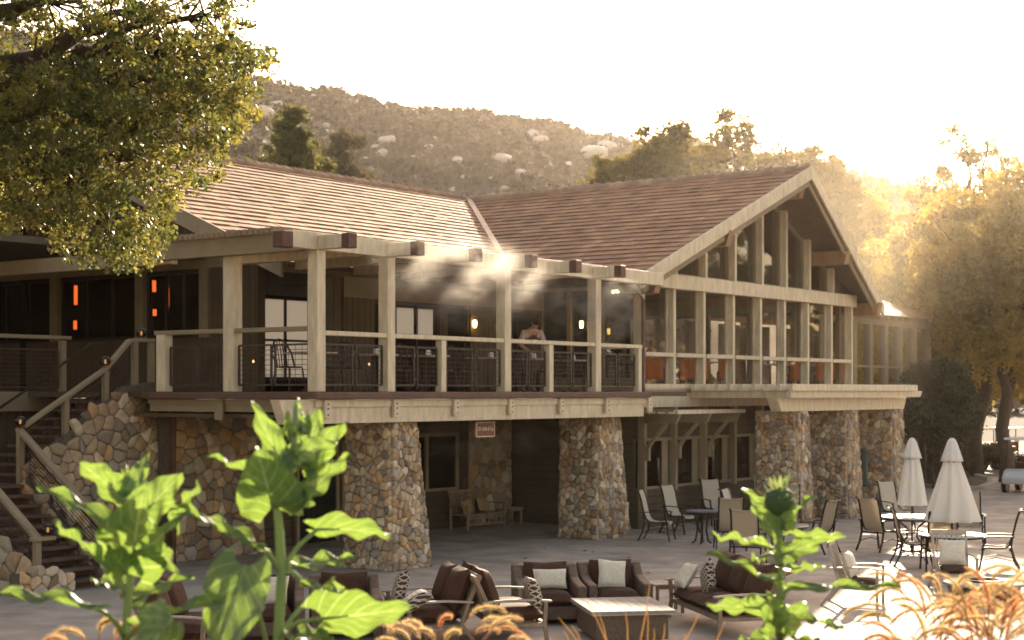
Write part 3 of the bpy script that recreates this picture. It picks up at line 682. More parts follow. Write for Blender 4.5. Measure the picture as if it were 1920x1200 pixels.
# pergola over the deck
mb = MB(); mb.box(-.62, 12.0, .0, .2, 5.935, 6.24); mb.build('pergola_header', M['cream'], lodge, bevel=.012)
mb = MB(); mb.box(-.9, -.62, -.015, .215, 5.92, 6.20); mb.build('header_cap', M['endcap'], lodge, bevel=.01)
for k, a in enumerate((.1, 1.98, 3.75, 5.6, 7.22, 8.98)):
    mb = MB(); mb.box(a - .1, a + .1, -.58, -.002, 5.94, 6.18); mb.build('rafter', M['cream'], lodge, bevel=.008)
    mb = MB(); mb.box(a - .1, a + .1, .202, 4.1, 5.99, 6.24); mb.build('rafter', M['cream'], lodge)
    mb = MB(); mb.box(a - .108, a + .108, -.76, -.58, 5.93, 6.19); mb.build('rafter_cap', M['endcap'], lodge, bevel=.01)
mb = MB(); mb.box(1.22, 11.95, .202, 4.25, 6.243, 6.275); mb.build('pergola_ceiling', M['ceil'], lodge)
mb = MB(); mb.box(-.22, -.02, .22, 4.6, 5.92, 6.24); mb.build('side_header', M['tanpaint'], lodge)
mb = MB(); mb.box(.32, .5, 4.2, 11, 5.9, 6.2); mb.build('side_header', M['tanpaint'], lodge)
mb = MB()
for k in range(21): y = .7 + k * .142; mb.box(-.4, 1.2, y, y + .05, 6.245, 6.32); mb.box(-.4, 1.2, y - .012, y + .062, 6.32, 6.345)
mb.build('lattice_slats', M['tanpaint'], lodge)
# stone piers
stone_pillar(2.17, 3.32, .11, 1.3, 2.83, .42, .05, 11, lodge)
stone_pillar(9.85, 11.15, .45, 1.55, 2.83, .4, .05, 12, lodge)
for k, a in enumerate((16.0, 19.07, 22.15)): stone_pillar(a, a + .92, -1.53, -.35, 2.92, .24, .06, 20 + k, lodge)
# portico
mb = MB(); mb.prism([(14.95, -1.5, 3.25), (15.2, -1.5, 2.91), (23.0, -1.5, 2.91), (23.15, -1.5, 3.25)], (0, .3, 0)); mb.build('portico_beam', M['cream'], lodge, bevel=.01)
mb = MB(); mb.prism([(15.0, -1.85, 3.43), (23.5, -1.85, 3.43), (23.35, -1.85, 3.255), (15.0, -1.85, 3.255)], (0, .12, 0))
for k in range(12):
    x = 15.2 + k * .7; mb.box(x, x + .09, -1.73, 1.1, 3.255, 3.42)
mb.build('portico_joists', M['cream'], lodge)
mb = MB()
for k in range(9): y = -1.95 + k * .345; mb.box(14.9, 22.9, y, y + .11, 3.43, 3.60)
mb.build('portico_slats', M['cream'], lodge, bevel=.006)
# bracketed trellis on the lower windows
mb = MB()
for k in range(4): y = .12 + k * .28; mb.box(12.85, 16.35, y, y + .07, 2.86, 2.95)
mb.build('trellis_slats', M['cream'], lodge)
for a in (13.0, 14.52, 16.07):
    mb = MB(); mb.prism([(a - .05, .12, 2.86), (a - .05, .24, 2.62), (a - .05, 1.1, 2.62), (a - .05, 1.1, 2.86)], (.1, 0, 0))
    pts = [Vector((a, 1.06, 1.95)).lerp(Vector((a, .5, 2.62)), t) + Vector((0, .13 * math.sin(math.pi * t), -.08 * math.sin(math.pi * t))) * 1 for t in (0, .2, .4, .6, .8, 1)]
    mb.path(pts, .08, .11, up=(1, 0, 0)); mb.box(a - .05, a + .05, 1.0, 1.12, 1.7, 2.05); mb.build('trellis_bracket', M['tanpaint'], lodge, bevel=.006)
# lower storey front under the gable
mb = MB(); mb.box(12.9, 25.4, 1.3, 1.42, 0, .98); mb.box(12.9, 25.4, 1.3, 1.42, 2.22, 3.02); mb.build('lower_siding', M['side_h'], lodge)
for i, a in enumerate(MU):
    mb = MB(); mb.box(a - .06, a + .06, 1.12, 1.3, 0 if i in (0,) else .9, 3.02); mb.build('lower_post', M['tanpaint'], lodge)
mb = MB(); mb.box(13.06, 25.4, 1.24, 1.29, 2.17, 2.24); mb.box(13.06, 25.4, 1.24, 1.29, .96, 1.03); mb.build('lower_trim', M['tanpaint'], lodge)
for i in range(8):
    a, b = MU[i] + .06, MU[i + 1] - .06
    mb = MB(); mb.box(a, a + .05, 1.32, 1.4, .98, 2.22); mb.box(b - .3, b, 1.34, 1.4, .98, 2.22); mb.box(a + .05, b - .3, 1.33, 1.4, .98, 1.02); w = mb.build('window', M['tanpaint'], lodge)
    mb = MB(); mb.box(a + .05, b - .3, 1.36, 1.365, .98, 2.22); mb.build('pane', M['glassd'], w)
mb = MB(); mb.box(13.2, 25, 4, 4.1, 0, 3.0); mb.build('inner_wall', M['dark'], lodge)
# lower back wall under the deck
mb = MB(); mb.box(3.0, 12.9, 5.35, 5.5, 0, 2.92); mb.box(12.9, 13.02, 1.42, 5.5, 0, 2.92); mb.build('back_wall', M['side_h'], lodge)
mb = MB(); mb.box(12.86, 12.9, 2.2, 3.3, .05, 2.2); d_ = mb.build('door', M['dark'], lodge); mb = MB(); mb.path([(12.86, 2.15, 0), (12.86, 2.15, 2.25), (12.86, 3.35, 2.25), (12.86, 3.35, 0)], .1, .08, up=(1, 0, 0)); mb.build('door_frame', M['tanpaint'], d_)
mb = MB(); mb.box(8.2, 10.7, 5.2, 5.3, .95, 1.02); mb.box(8.2, 10.7, 5.2, 5.3, 2.3, 2.38)
for x in (8.2, 9.4, 10.6): mb.box(x, x + .1, 5.2, 5.3, 1.02, 2.3)
w = mb.build('window', M['tanpaint'], lodge); mb = MB(); mb.box(8.2, 10.7, 5.24, 5.25, 1.0, 2.3); mb.build('pane', M['glassd'], w)
for x0, x1 in ((5.0, 6.2), (6.5, 7.7)):
    mb = MB(); mb.box(x0, x1, 5.26, 5.33, .02, 2.2); d_ = mb.build('door', M['dark'], lodge); mb = MB(); mb.path([(x0 - .05, 5.27, 0), (x0 - .05, 5.27, 2.25), (x1 + .05, 5.27, 2.25), (x1 + .05, 5.27, 0)], .1, .1, up=(0, 1, 0)); mb.build('door_frame', M['tanpaint'], d_)
def flat_stone(x0, x1, y, z1, name, seed, s=.26, keep=None, parent=None, core=True, dim=.85, z0=0):
    rnd = random.Random(seed); mb = MB(); stone_face(mb, x1 - x0, z1 - z0, s, lambda u, v, h: (x0 + u, y - h, z0 + v), rnd, keep, .05, dim)
    return mb.build(name, M['stone'], parent, smooth=True)
mb = MB(); mb.box(10.9, 12.7, 5.06, 5.34, 0, 2.92); o = mb.build('stone_wall', M['mortar'], lodge); flat_stone(10.9, 12.7, 5.05, 2.9, 'stone_facing', 31, .24, None, o)
mb = MB(); mb.box(.75, 3.25, 4.62, 5.4, 0, 2.92); o = mb.build('stone_wall', M['mortar'], lodge); flat_stone(.75, 3.25, 4.6, 2.9, 'stone_facing', 32, .25, None, o)
rnd = random.Random(5); mb = MB(); stone_face(mb, .8, 2.9, .28, lambda u, v, h: (3.26 + h, 4.62 + u, v), rnd, None, .05); mb.build('stone_facing', M['stone'], o, smooth=True)
# downpipes
mb = MB(); mb.box(.62, .72, 4.48, 4.58, 0, 3.27); mb.build('downpipe', M['gutter'], lodge)
mb = MB(); mb.tube([(11.6, .8, 6.1), (11.3, .3, 5.8), (11.15, .06, 5.55), (11.15, .06, 3.5), (11.15, .02, 3.25), (11.2, .3, 3.0), (11.3, .9, 2.8), (11.3, .9, 0)], .05, 8); mb.build('downpipe', M['gutter'], lodge, smooth=True)
# conservatory at the far right
mb = MB(); mb.box(25.5, 36.3, 3.0, 3.2, 3.0, 3.45); mb.box(25.5, 36.3, 3.0, 3.15, 4.25, 4.33); mb.box(25.5, 36.4, 2.95, 3.2, 5.75, 6.05)
for k in range(9): x = 25.6 + 1.32 * k; mb.box(x, x + (.26 if k < 8 else .3), 2.98, 3.22, 3.45, 5.75)
mb.build('conservatory_frame', M['tanpaint'], lodge)
mb = MB(); mb.box(25.6, 36.2, 3.09, 3.1, 3.45, 5.75); mb.build('pane', M['glass'], lodge)
mb = MB(); mb.box(25.5, 36.3, 3.2, 9, 3.1, 3.4); mb.build('floor', M['floorin'], lodge)
mb = MB(); mb.add([(25.4, 2.5, 6.06), (36.9, 2.5, 6.06), (36.9, 9.5, 6.06), (25.4, 9.5, 6.06), (25.4, 6, 7.5), (33.6, 6, 7.5)], [(0, 1, 5, 4), (1, 2, 5), (2, 3, 4, 5), (0, 3, 2, 1), (0, 4, 3)], (.95, .9, .85))
mb.build('conservatory_roof', M['tile'], lodge)
for x0 in (27.2, 29.6, 32.0, 34.2): mb = MB(); mb.box(x0, x0 + 1.6, 8.2, 8.22, 3.6, 5.85); mb.build('bright_window_panel', bpy.data.materials['white_panel'], lodge)  # white drapes at the back of the conservatory
mb = MB()
for k in range(18): x = 25.9 + k * .62; mb.box(x, x + .1, 2.55, 2.95, 5.93, 6.05)
mb.build('rafter_tails', M['tanpaint'], lodge)
mb = MB()
for x in (35.9, 37.6): mb.box(x, x + .2, 3.0, 3.2, 0, 4.4)
mb.box(25.5, 36.3, 3.25, 3.4, 0, 3.0); mb.build('conservatory_base', M['side_h'], lodge)
# hanging sign under the deck beam
p = at(925, 798, 33.3); sg = thing('hanging_sign', 'small brown framed sign with pale lettering hanging under the deck beam', 'sign', (5.25, .25, 2.64))
mb = MB(); mb.box(-.28, .30, -.012, .012, -.14, .13); mb.build('sign_board', mat('sign_board', (.16, .07, .045), .6, .1, 8), sg)
mb = MB(); mb.box(-.3, .32, -.02, .02, -.165, -.14); mb.box(-.3, .32, -.02, .02, .13, .145); mb.box(-.3, -.28, -.02, .02, -.14, .13); mb.box(.3, .32, -.02, .02, -.14, .13); mb.build('sign_frame', mat('sign_cream', (.62, .45, .34), .6, .1, 8), sg)
mb = MB(); mb.tube([(-.2, 0, .14), (-.2, 0, .33)], .006, 6); mb.tube([(.22, 0, .14), (.22, 0, .33)], .006, 6); mb.build('chain', M['darkmet'], sg)
fc = bpy.data.curves.new('lettering', 'FONT'); fc.body = 'CPs Grille & Tap'; fc.size = .098; fc.extrude = .002; fc.align_x = 'CENTER'; fc.align_y = 'CENTER'
fo = bpy.data.objects.new('lettering', fc); C.objects.link(fo); fo.parent = sg; fo.location = (.01, -.017, 0); fo.rotation_euler = (math.pi / 2, 0, 0); fo.scale = (.8, 1.15, 1); fc.materials.append(mat('letter_cream', (.72, .54, .42), .6, .1, 8))
bpy.context.view_layer.update(); lm = bpy.data.meshes.new_from_object(fo.evaluated_get(bpy.context.evaluated_depsgraph_get())); fm = bpy.data.objects.new('lettering', lm); C.objects.link(fm); fm.parent = sg; fm.matrix_local = fo.matrix_local.copy(); fm.location = fo.location; fm.rotation_euler = fo.rotation_euler; fm.scale = fo.scale; bpy.data.objects.remove(fo); fm.name = 'lettering'

# ------------------------------------------------------------------ STAIRS on the left
st = thing('outdoor_staircase', 'brown outdoor stairs in two flights with stone cheek wall climbing to the deck', 'staircase')
mb = MB(); r = 1.7 / 10
for k in range(10): mb.box(-3.8, -2.5, 2.65 + k * .26, 2.97 + k * .26, (k + 1) * r - .05, (k + 1) * r); mb.box(-3.8, -2.5, 2.93 + k * .26, 2.96 + k * .26, k * r, (k + 1) * r - .05)
mb.build('treads', M['steps'], st)
mb = MB(); mb.box(-4.0, -2.3, 5.25, 6.9, 1.6, 1.7)
for k in range(10): mb.box(-2.35 + k * .27, -2.02 + k * .27, 5.3, 6.8, 1.7 + (k + 1) * r - .05, 1.7 + (k + 1) * r); mb.box(-2.06 + k * .27, -2.03 + k * .27, 5.3, 6.8, 1.7 + k * r, 1.7 + (k + 1) * r - .05)
mb.box(.3, 1.2, 5.3, 8.4, 3.32, 3.41)
mb.build('treads', M['steps'], st)
def cheek(u, v): # stone below the upper flight
    top = 1.75 + max(0, (u)) * .62; return v < min(3.15, top) - .05 and not (u < .4 and v > 1.9)
rnd = random.Random(8); mb = MB(); stone_face(mb, 3.2, 3.4, .23, lambda u, v, h: (-2.45 + u, 5.1 - h, v), rnd, lambda u, v: v < min(3.6, 1.9 + u * .72), .06, .95); mb.build('stone_cheek', M['stone'], st, smooth=True)
mb = MB(); mb.prism([(-2.43, 5.11, 0), (.72, 5.11, 0), (.72, 5.11, 3.6), (-.05, 5.11, 3.5), (-2.43, 5.11, 1.95)], (0, .18, 0)); mb.build('cheek_core', M['mortar'], st)
rnd = random.Random(9); mb = MB(); stone_face(mb, 2.4, 1.9, .23, lambda u, v, h: (-2.42 - h, 2.75 + u, v), rnd, lambda u, v: v < .2 + u * .72, .06, .8)
stone_face(mb, 2.4, 1.9, .23, lambda u, v, h: (-2.30 + h, 2.75 + u, v), rnd, lambda u, v: v < .2 + u * .72, .06, .8); mb.build('stone_cheek', M['stone'], st, smooth=True)
mb = MB(); mb.prism([(-2.41, 2.78, 0), (-2.41, 5.1, 0), (-2.41, 5.1, 1.85), (-2.41, 2.78, .2)], (.1, 0, 0)); mb.build('cheek_core', M['mortar'], st)
rnd = random.Random(10); mb = MB(); stone_face(mb, 1.1, .5, .2, lambda u, v, h: (-4.35 + u, 2.6 - h, v), rnd, lambda u, v: v < .42, .05, 1.1); stone_face(mb, 1.9, 1.6, .26, lambda u, v, h: (-3.95 - h, 2.7 + u, v), rnd, lambda u, v: v < .35 + u * .65, .05, .9)
mb.build('stone_cheek', M['stone'], st, smooth=True)
mb = MB(); mb.box(-4.34, -3.26, 2.62, 2.9, 0, .36); mb.prism([(-3.94, 2.9, 0), (-3.94, 4.6, 0), (-3.94, 4.6, 1.4), (-3.94, 2.9, .35)], (.12, 0, 0)); mb.build('cheek_core', M['mortar'], st)
for p, q in (((-3.88, 2.75, .93), (-3.88, 5.3, 2.68)), ((-2.42, 2.75, .98), (-2.42, 5.25, 2.72)), ((-2.35, 5.2, 2.76), (-.45, 5.2, 3.85)), ((-.45, 5.2, 3.85), (.15, 5.2, 4.42)), ((.15, 5.2, 4.42), (.75, 5.2, 4.44)), ((-4.05, 2.7, .93), (-3.6, 2.7, .93))):
    handrail(p, q, st, .15, .07, 'tanpaint')
for x, y, z0, z1 in ((-3.88, 2.78, .35, .9), (-2.42, 5.2, 1.7, 2.72), (-1.4, 5.2, 2.3, 3.27), (-.45, 5.2, 2.9, 3.82), (.28, 5.2, 3.4, 4.4), (.7, 5.2, 3.4, 4.4), (-3.88, 5.25, 1.6, 2.65), (-2.42, 2.85, .2, 1.0)):
    mb = MB(); mb.box(x - .055, x + .055, y - .05, y + .05, z0, z1); mb.build('rail_post', M['tanpaint'], st)
def slope_panel(p, q, h0, h1, parent):
    fr = MB(); p = Vector(p); q = Vector(q); u = Vector((0, 0, 1)); a = p.lerp(q, .08); b = p.lerp(q, .92)
    fr.path([a + u * h0, b + u * h0, b + u * h1, a + u * h1, a + u * h0], .03, .03); 
    for k in range(1, 7): fr.bar(a + u * (h0 + (h1 - h0) * k / 7), b + u * (h0 + (h1 - h0) * k / 7), .008, .01)
    fr.build('rail_panel', M['mesh'], parent)
slope_panel((-3.88, 2.8, 0), (-3.88, 4.9, 1.44), .25, .8, st); slope_panel((-2.42, 2.8, 0), (-2.42, 5.1, 1.6), .3, .85, st)
slope_panel((-2.35, 5.2, 1.7), (-1.45, 5.2, 2.23), .28, .93, st); slope_panel((-1.35, 5.2, 2.28), (-.5, 5.2, 2.78), .28, .93, st); slope_panel((-.4, 5.2, 2.85), (.2, 5.2, 3.4), .28, .9, st)
mb = MB(); mb.path([(-2.0, 6.85, 2.9), (-.6, 6.85, 3.7), (.5, 6.85, 4.4), (.8, 6.85, 4.42)], .04, .04); mb.build('grab_rail', M['darkmet'], st)
# upper landing / porch at far left
po = thing('upper_porch', 'shaded upper porch with tan handrail left of the stairs', 'porch')
mb = MB(); mb.box(-6, 1.1, 8.4, 20, 3.28, 3.41); mb.box(1.1, 5.0, 8.2, 20, 3.28, 3.408); mb.build('porch_floor', M['deckfl'], po)
mb = MB(); mb.box(-6, 1.15, 8.3, 8.39, 3.0, 3.41); mb.build('porch_fascia', M['tanpaint'], po); mb = MB(); mb.box(-6, 4.9, 8.5, 8.62, 0, 3.25); mb.build('porch_wall', M['side_v'], po)
mb = MB(); mb.box(.95, 1.07, 8.32, 8.44, 3.41, 4.5); mb.box(-2.6, -2.48, 8.32, 8.44, 3.41, 4.5); mb.build('rail_post', M['tanpaint'], po)
handrail((-6, 8.38, 4.56), (1.2, 8.38, 4.56), po, .15, .08, 'tanpaint'); rail_panel((-2.45, 8.38), (.95, 8.38), 3.5, 4.3, po); rail_panel((-6, 8.38), (-2.6, 8.38), 3.5, 4.3, po)
mb = MB(); mb.box(-6, 5.05, 8.2, 20.2, 6.5, 6.66); mb.box(-6, -5.8, 8.2, 8.4, 3.4, 6.5); mb.build('porch_roof', M['side_h'], po)
mb = MB(); mb.prism([(-7, 19, 0), (-7, 20, 0), (-7, 20, 7.5), (-7, 19, 7.5)], (12, 0, 0)); mb.build('porch_end_wall', M['side_v'], po)
# low stone terrace wall at far left
tw = thing('stone_terrace_wall', 'low sloping stone wall beside the foot of the stairs at the far left', 'wall')
rnd = random.Random(12); mb = MB(); stone_face(mb, 3.5, 2.9, .23, lambda u, v, h: (-7.6 + u, 5.6 - h, v), rnd, lambda u, v: v < 1.5 + .36 * u, .06, .9); mb.build('stone_facing', M['stone'], tw, smooth=True)
mb = MB(); mb.prism([(-7.6, 5.61, 0), (-4.1, 5.61, 0), (-4.1, 5.61, 2.7), (-7.6, 5.61, 1.45)], (0, .3, 0)); mb.build('wall_core', M['mortar'], tw)
# small round lamps on the rails
lamp0 = None
for k, (p, lab) in enumerate((((-2.42, 5.2, 2.78), 'dark globe lantern on the stair post at the landing'), ((-.45, 5.2, 3.92), 'dark globe lantern halfway up the upper stair rail'), ((.45, 5.2, 4.5), 'dark globe lantern at the top of the stair rail by the deck'), ((-3.72, 2.7, 1.0), 'dark globe lantern on the lowest stair post'))):
    if lamp0 is None:
        lamp0 = thing('rail_lantern', lab, 'lantern', p, 0, 'globe lanterns on the stair rails')
        mb = MB(); mb.lathe([(.07, 0), (.09, .02), (.11, .07), (.11, .11), (.08, .16), (.03, .18)], n=14); mb.build('globe', glass('smoked_glass', (.3, .22, .15), .05, .05), lamp0, smooth=True)
        mb = MB(); mb.lathe([(.018, .03), (.022, .06), (.016, .10), (.002, .12)], n=8); mb.build('glint_core', M['candle'], lamp0, smooth=True)  # glowing core put in for the glint on the globe
    else: copy_tree(lamp0, p, 0, lab)

# ------------------------------------------------------------------ VEGETATION BEYOND
def fg(u, D, z=0): p = at(u, 735, D); return (p.x, p.y, z)
TR = 'trees behind the clubhouse'
G = ((.7, .75, .7), (1.3, 1.15, .95))
tree('dark broad tree behind the left half of the front gable roof', fg(1240, 74), 0, 4.4, 3.6, 11.4, 4.7, 520, 70, .17, M['dkleaf'], 41, clr=.62, group=TR, lobes=12)
tree('tallest dark tree straight behind the middle of the front gable roof', fg(1385, 79), 0, 4.8, 4.0, 11.8, 5.4, 560, 70, .17, M['dkleaf'], 42, clr=.62, group=TR, lobes=13)
tree('tufted loose-crowned tree showing sky gaps right behind the gable peak', fg(1525, 76), 0, 3.9, 3.2, 10.8, 4.9, 300, 70, .16, M['dkleaf'], 43, clr=.5, group=TR, lobes=14)
tree('feathery light brown tree between the gable rake and the golden tree', fg(1635, 84), 0, 5.0, 3.5, 7.8, 6.4, 560, 70, .17, M['gold'], 44, clr=.7, group=TR, lobes=10)
tree('dark pointed tree peeping over the hazy trees right of the gable', fg(1672, 92), 0, 1.6, 1.6, 9.6, 3.0, 80, 60, .17, M['dkleaf'], 45, clr=.6, group=TR, conic=True)
tree('golden dense tree standing right of the conservatory, beside the car park', fg(1745, 68), 0, 4.8, 3.6, 6.6, 6.0, 760, 75, .14, M['gold'], 46, clr=.65, group=TR, lobes=12)
tree('large golden tree with two trunks at the right edge of the drive', fg(1885, 60), 0, 4.4, 3.6, 7.2, 5.4, 700, 75, .13, M['gold'], 47, clr=.6, trunk_r=.3, group=TR, lobes=12)
tree('thin airy tree whose bare-looking top rises above the golden trees', fg(1835, 64), 0, 3.6, 2.6, 11.2, 3.2, 75, 60, .12, M['dkleaf'], 48, clr=.42, group=TR, lobes=14)
tree('second trunked tree cut by the right edge of the picture', fg(1960, 62), 0, 3.0, 3.0, 9.0, 4.2, 200, 60, .13, M['gold'], 49, clr=.6, trunk_r=.24, group=TR, lobes=9)
tree('dark weeping shrub behind the portico piers, left of the parasols', fg(1752, 56), 0, 1.7, 1.6, 2.6, 2.0, 240, 70, .10, M['bush'], 50, 'shrub', .08, .45, 'shrub', lobes=9)
tree('tall dark understorey bush beneath the golden trees', fg(1815, 72), 0, 2.6, 2.0, 2.8, 2.2, 200, 60, .13, M['bush'], 51, 'shrub', .08, .6, 'shrub', lobes=9)
for k, (u, D, rx, lab) in enumerate(((1770, 60, 1.0, 'low clipped bush in the island right behind the wide parasol'), (1822, 66, 1.7, 'low dark hedge bush in the middle of the planted island'), (1878, 66, 1.6, 'low dark hedge bush just left of the golf cart'), (1720, 62, 1.5, 'low dark bush between the two closed parasols'))):
    tree(lab, fg(u, D), 0, rx, 1.2, .55, .75, 70, 60, .09, M['bush'], 60 + k, 'shrub', .05, .35, 'shrub', 'low bushes along the planted island', lobes=6)
PG = 'conifers behind the left roof'
for k, (u, D, rx, top, lab) in enumerate(((548, 72, 2.5, 16.2, 'tallest dark green conifer above the left roof ridge'), (503, 76, 2.3, 15.4, 'dark conifer half hidden by the oak, left of the tallest conifer'), (596, 74, 2.4, 14.9, 'bushy conifer just right of the tallest one'), (628, 70, 1.4, 12.4, 'short conifer tip at the right end of the conifer group'), (455, 78, 3.2, 14.8, 'pale broad conifer seen below the oak branches'))):
    tree(lab, fg(u, D), 0, rx, rx, top - 5.2, 4.4, 420, 50, .14, M['pine'], 70 + k, 'pine_tree', .16, .36, 'tree', PG, conic=True, lobes=22)
for k, (u, D, v, lab) in enumerate(((640, 120, 262, 'round pale tree far up behind the conifers'), (680, 135, 330, 'small round pale tree low on the hill right of the conifers'))):
    z = hillz(u, D); zt = 3.4 + (735 - v) / 2975 * D; tree(lab, fg(u, D, max(0, z) - 1), 0, 2.6, 2.6, zt - z - 1.2, 2.4, 110, 60, .26, M['bush'], 80 + k, 'tree', .2, .7, 'tree', lobes=6)
# chaparral: nobody could count it
r = np.random.default_rng(3); pts = []
for k in range(9800):
    u = r.uniform(-150, 1330) if r.random() < .88 else r.uniform(1560, 1960); D = 125 + 345 * r.random() ** .7
    p = CAMP + FWD * D + RGT * ((u - 960) / 2975 * D); pts.append((p.x, p.y, hillz(u, D) + .2))
P, Cc = cluster_leaves(pts, 1.9, 13, 5, ((.4, .38, .36), (1.9, 1.6, 1.35)))
tag(leaf_mesh('chaparral', P, np.full(len(P), 1.25), Cc, leaf_mat('chaparral_leaf', (.050, .048, .038), .12, (.06, .055, .04), .8), None, .8, 1.3, 6), 'grey-brown scrub covering the rocky hillside', None, None, 'stuff')
# trees added outside the picture to darken window reflections and shade the left faces
r = np.random.default_rng(8); pts = []
for k in range(1500):
    if k % 3: a = r.uniform(60, 125); b = r.uniform(-52, -22) - (a - 52) * .1; h = 13
    else: a = r.uniform(-46, -30); b = r.uniform(-22, 45); h = 22
    pts.append((a, b, (r.random() ** .8) * (h + 3 * math.sin(a / 6) * math.cos(b / 5))))
P, Cc = cluster_leaves(pts, 1.5, 26, 9)
tag(leaf_mesh('added_woodland', P, np.full(len(P), .5), Cc, M['bush'], None, .2, 1.4, 10), 'unseen trees added outside the view for window reflections and shade', None, None, 'stuff')
# boulders
M['rock'] = mat('granite_boulder', (.60, .50, .43), .9, .25, .5, .6, 1.5)
BZ = [('pale granite boulder in the line of rocks low on the left of the hill', [(727, 271, 30), (707, 284, 24), (717, 293, 22), (683, 303, 14), (765, 287, 12), (776, 300, 14), (803, 283, 22), (836, 298, 20), (664, 262, 9), (740, 300, 14), (752, 276, 10), (795, 310, 12), (815, 262, 9)]),
      ('pale granite boulder in the scatter straight above the roof valley', [(858, 311, 28), (905, 322, 15), (929, 327, 17), (920, 339, 12), (935, 341, 14), (820, 340, 14), (848, 358, 12), (947, 357, 16), (975, 295, 14), (890, 345, 12), (868, 335, 11), (912, 310, 12), (965, 272, 10)]),
      ('small grey rock high on the left shoulder of the hill', [(588, 183, 12), (682, 213, 9), (650, 200, 7), (612, 238, 12), (622, 250, 8)]),
      ('small pale rock on the right slope of the hill near the dark trees', [(1065, 312, 13), (1035, 282, 10), (1035, 348, 12), (1097, 315, 10), (922, 235, 8), (1080, 338, 8), (1052, 345, 12), (1020, 318, 12), (1145, 305, 14), (1088, 272, 10), (1060, 260, 9)])]
BU = [(945, 308, 40, 'widest of the pale boulders above the middle of the roof valley'), (979, 331, 24, 'round white boulder just above the ridge right of the valley'), (1000, 259, 26, 'upper boulder of the reddish pair on the hill right of centre'), (1013, 271, 30, 'lower boulder of the reddish pair on the hill right of centre'), (898, 233, 17, 'lone pale boulder high under the middle of the skyline'),
      (1115, 300, 52, 'big domed boulder beside the dark trees on the right of the hill'), (1137, 281, 34, 'domed boulder just above the big one near the dark trees'), (515, 203, 26, 'upright rock slab above the conifers on the left'), (492, 222, 40, 'wide grey rock slab beside the oak leaves above the conifers')]
def boulder(u, v, w, lab, group, sd):
    p, D = hill_pt(u, v); rr = w / 2975 * D / 2; rnd = random.Random(sd); bm_ = MB(); n1, n2 = 8, 12; vv = []
    ph = [rnd.uniform(0, 6) for _ in range(6)]
    for i in range(n1 + 1):
        for j in range(n2):
            a = math.pi * i / n1; b = 2 * math.pi * j / n2; x, y, z = math.sin(a) * math.cos(b), math.sin(a) * math.sin(b), math.cos(a)
            k = 1 + .16 * math.sin(3 * x + ph[0]) * math.cos(2.5 * y + ph[1]) + .12 * math.sin(4 * z + ph[2] + 2 * y) + .05 * math.sin(9 * x + ph[3]) * math.sin(8 * z + ph[4])
            vv.append((x * rr * k * 1.05, y * rr * k, z * rr * k * .72))
    ff = []
    for i in range(n1):
        for j in range(n2): ff.append((i * n2 + j, (i + 1) * n2 + j, (i + 1) * n2 + (j + 1) % n2, i * n2 + (j + 1) % n2))
    bm_.add(vv, ff); o = bm_.build('boulder', M['rock'], None, smooth=True, loc=(p.x, p.y, p.z + rr * .35)); o.rotation_euler = (0, 0, rnd.uniform(0, 6)); tag(o, lab, 'boulder', group)
sd_ = 100
for lab, L in BZ:
    for u, v, w in L: sd_ += 1; boulder(u, v, w, lab, 'granite boulders strewn over the hillside', sd_)
for u, v, w, lab in BU: sd_ += 1; boulder(u, v, w, lab, 'granite boulders strewn over the hillside', sd_)

# ------------------------------------------------------------------ THE OAK at the upper left
OUT = [(-160, -160), (515, -160), (512, -10), (480, 25), (462, 60), (480, 88), (514, 105), (500, 130), (470, 125), (440, 118), (486, 160), (488, 200), (478, 240), (440, 268), (418, 262), (412, 300), (414, 335), (380, 362), (352, 372), (318, 412), (316, 455), (300, 492), (250, 500), (195, 508), (150, 488), (88, 462), (85, 440), (110, 420), (60, 415), (40, 428), (0, 432), (-160, 440)]
def inside(x, y, P=OUT):
    c = False; j = len(P) - 1
    for i in range(len(P)):
        if (P[i][1] > y) != (P[j][1] > y) and x < (P[j][0] - P[i][0]) * (y - P[i][1]) / (P[j][1] - P[i][1]) + P[i][0]: c = not c
        j = i
    return c
oak = thing('oak_tree', 'big sunlit oak whose leafy branches hang in from the upper left corner', 'tree', fg(-420, 17.5))
ob = Vector(oak.location); rnd = random.Random(21); cents = []; cov = []
while len(cents) < 1950:
    u = rnd.uniform(-160, 520); v = rnd.uniform(-160, 512)
    if not inside(u, v): continue
    # loose at the top where the sky shows through, dense lower down
    dens = .30 + .26 * (math.sin(u / 37 + 1.3 * math.sin(v / 31)) * math.sin(v / 29 + 1.1 * math.sin(u / 41)) + .2) if v < 105 - .1 * u + (30 if u < 150 else 0) else .85
    if v > 300: dens *= .6 + .5 * (math.sin(u / 33 + v / 60) * math.sin(v / 27 - u / 80) + .25)
    if rnd.random() > dens: continue
    D = rnd.uniform(14.5, 19.5); cents.append(tuple(at(u, v, D) - ob))
P, Cc = cluster_leaves(cents, .15, 34, 22, ((.42, .55, .5), (1.45, 1.25, .95)))
off = []          # extra canopy added out of the picture to block sky light on the left
while len(off) < 900:
    u = rnd.uniform(-1500, 620); v = rnd.uniform(-1300, 420)
    if u > -190 and v > -190: continue
    off.append(tuple(at(u, v, rnd.uniform(11, 25)) - ob))
P2, C2 = cluster_leaves(off, .55, 30, 24, ((.42, .55, .5), (1.45, 1.25, .95)))
leaf_mesh('crown', np.concatenate([P, P2]), np.concatenate([np.full(len(P), .040), np.full(len(P2), .12)]), np.concatenate([Cc, C2]), M['oak'], oak, seed=23, aspect=1.5)
mb = MB(); top = Vector((.2, .3, 5.0)); limb(mb, (0, 0, -.1), top, .42, .3, .03, 7, rnd)
ends = []
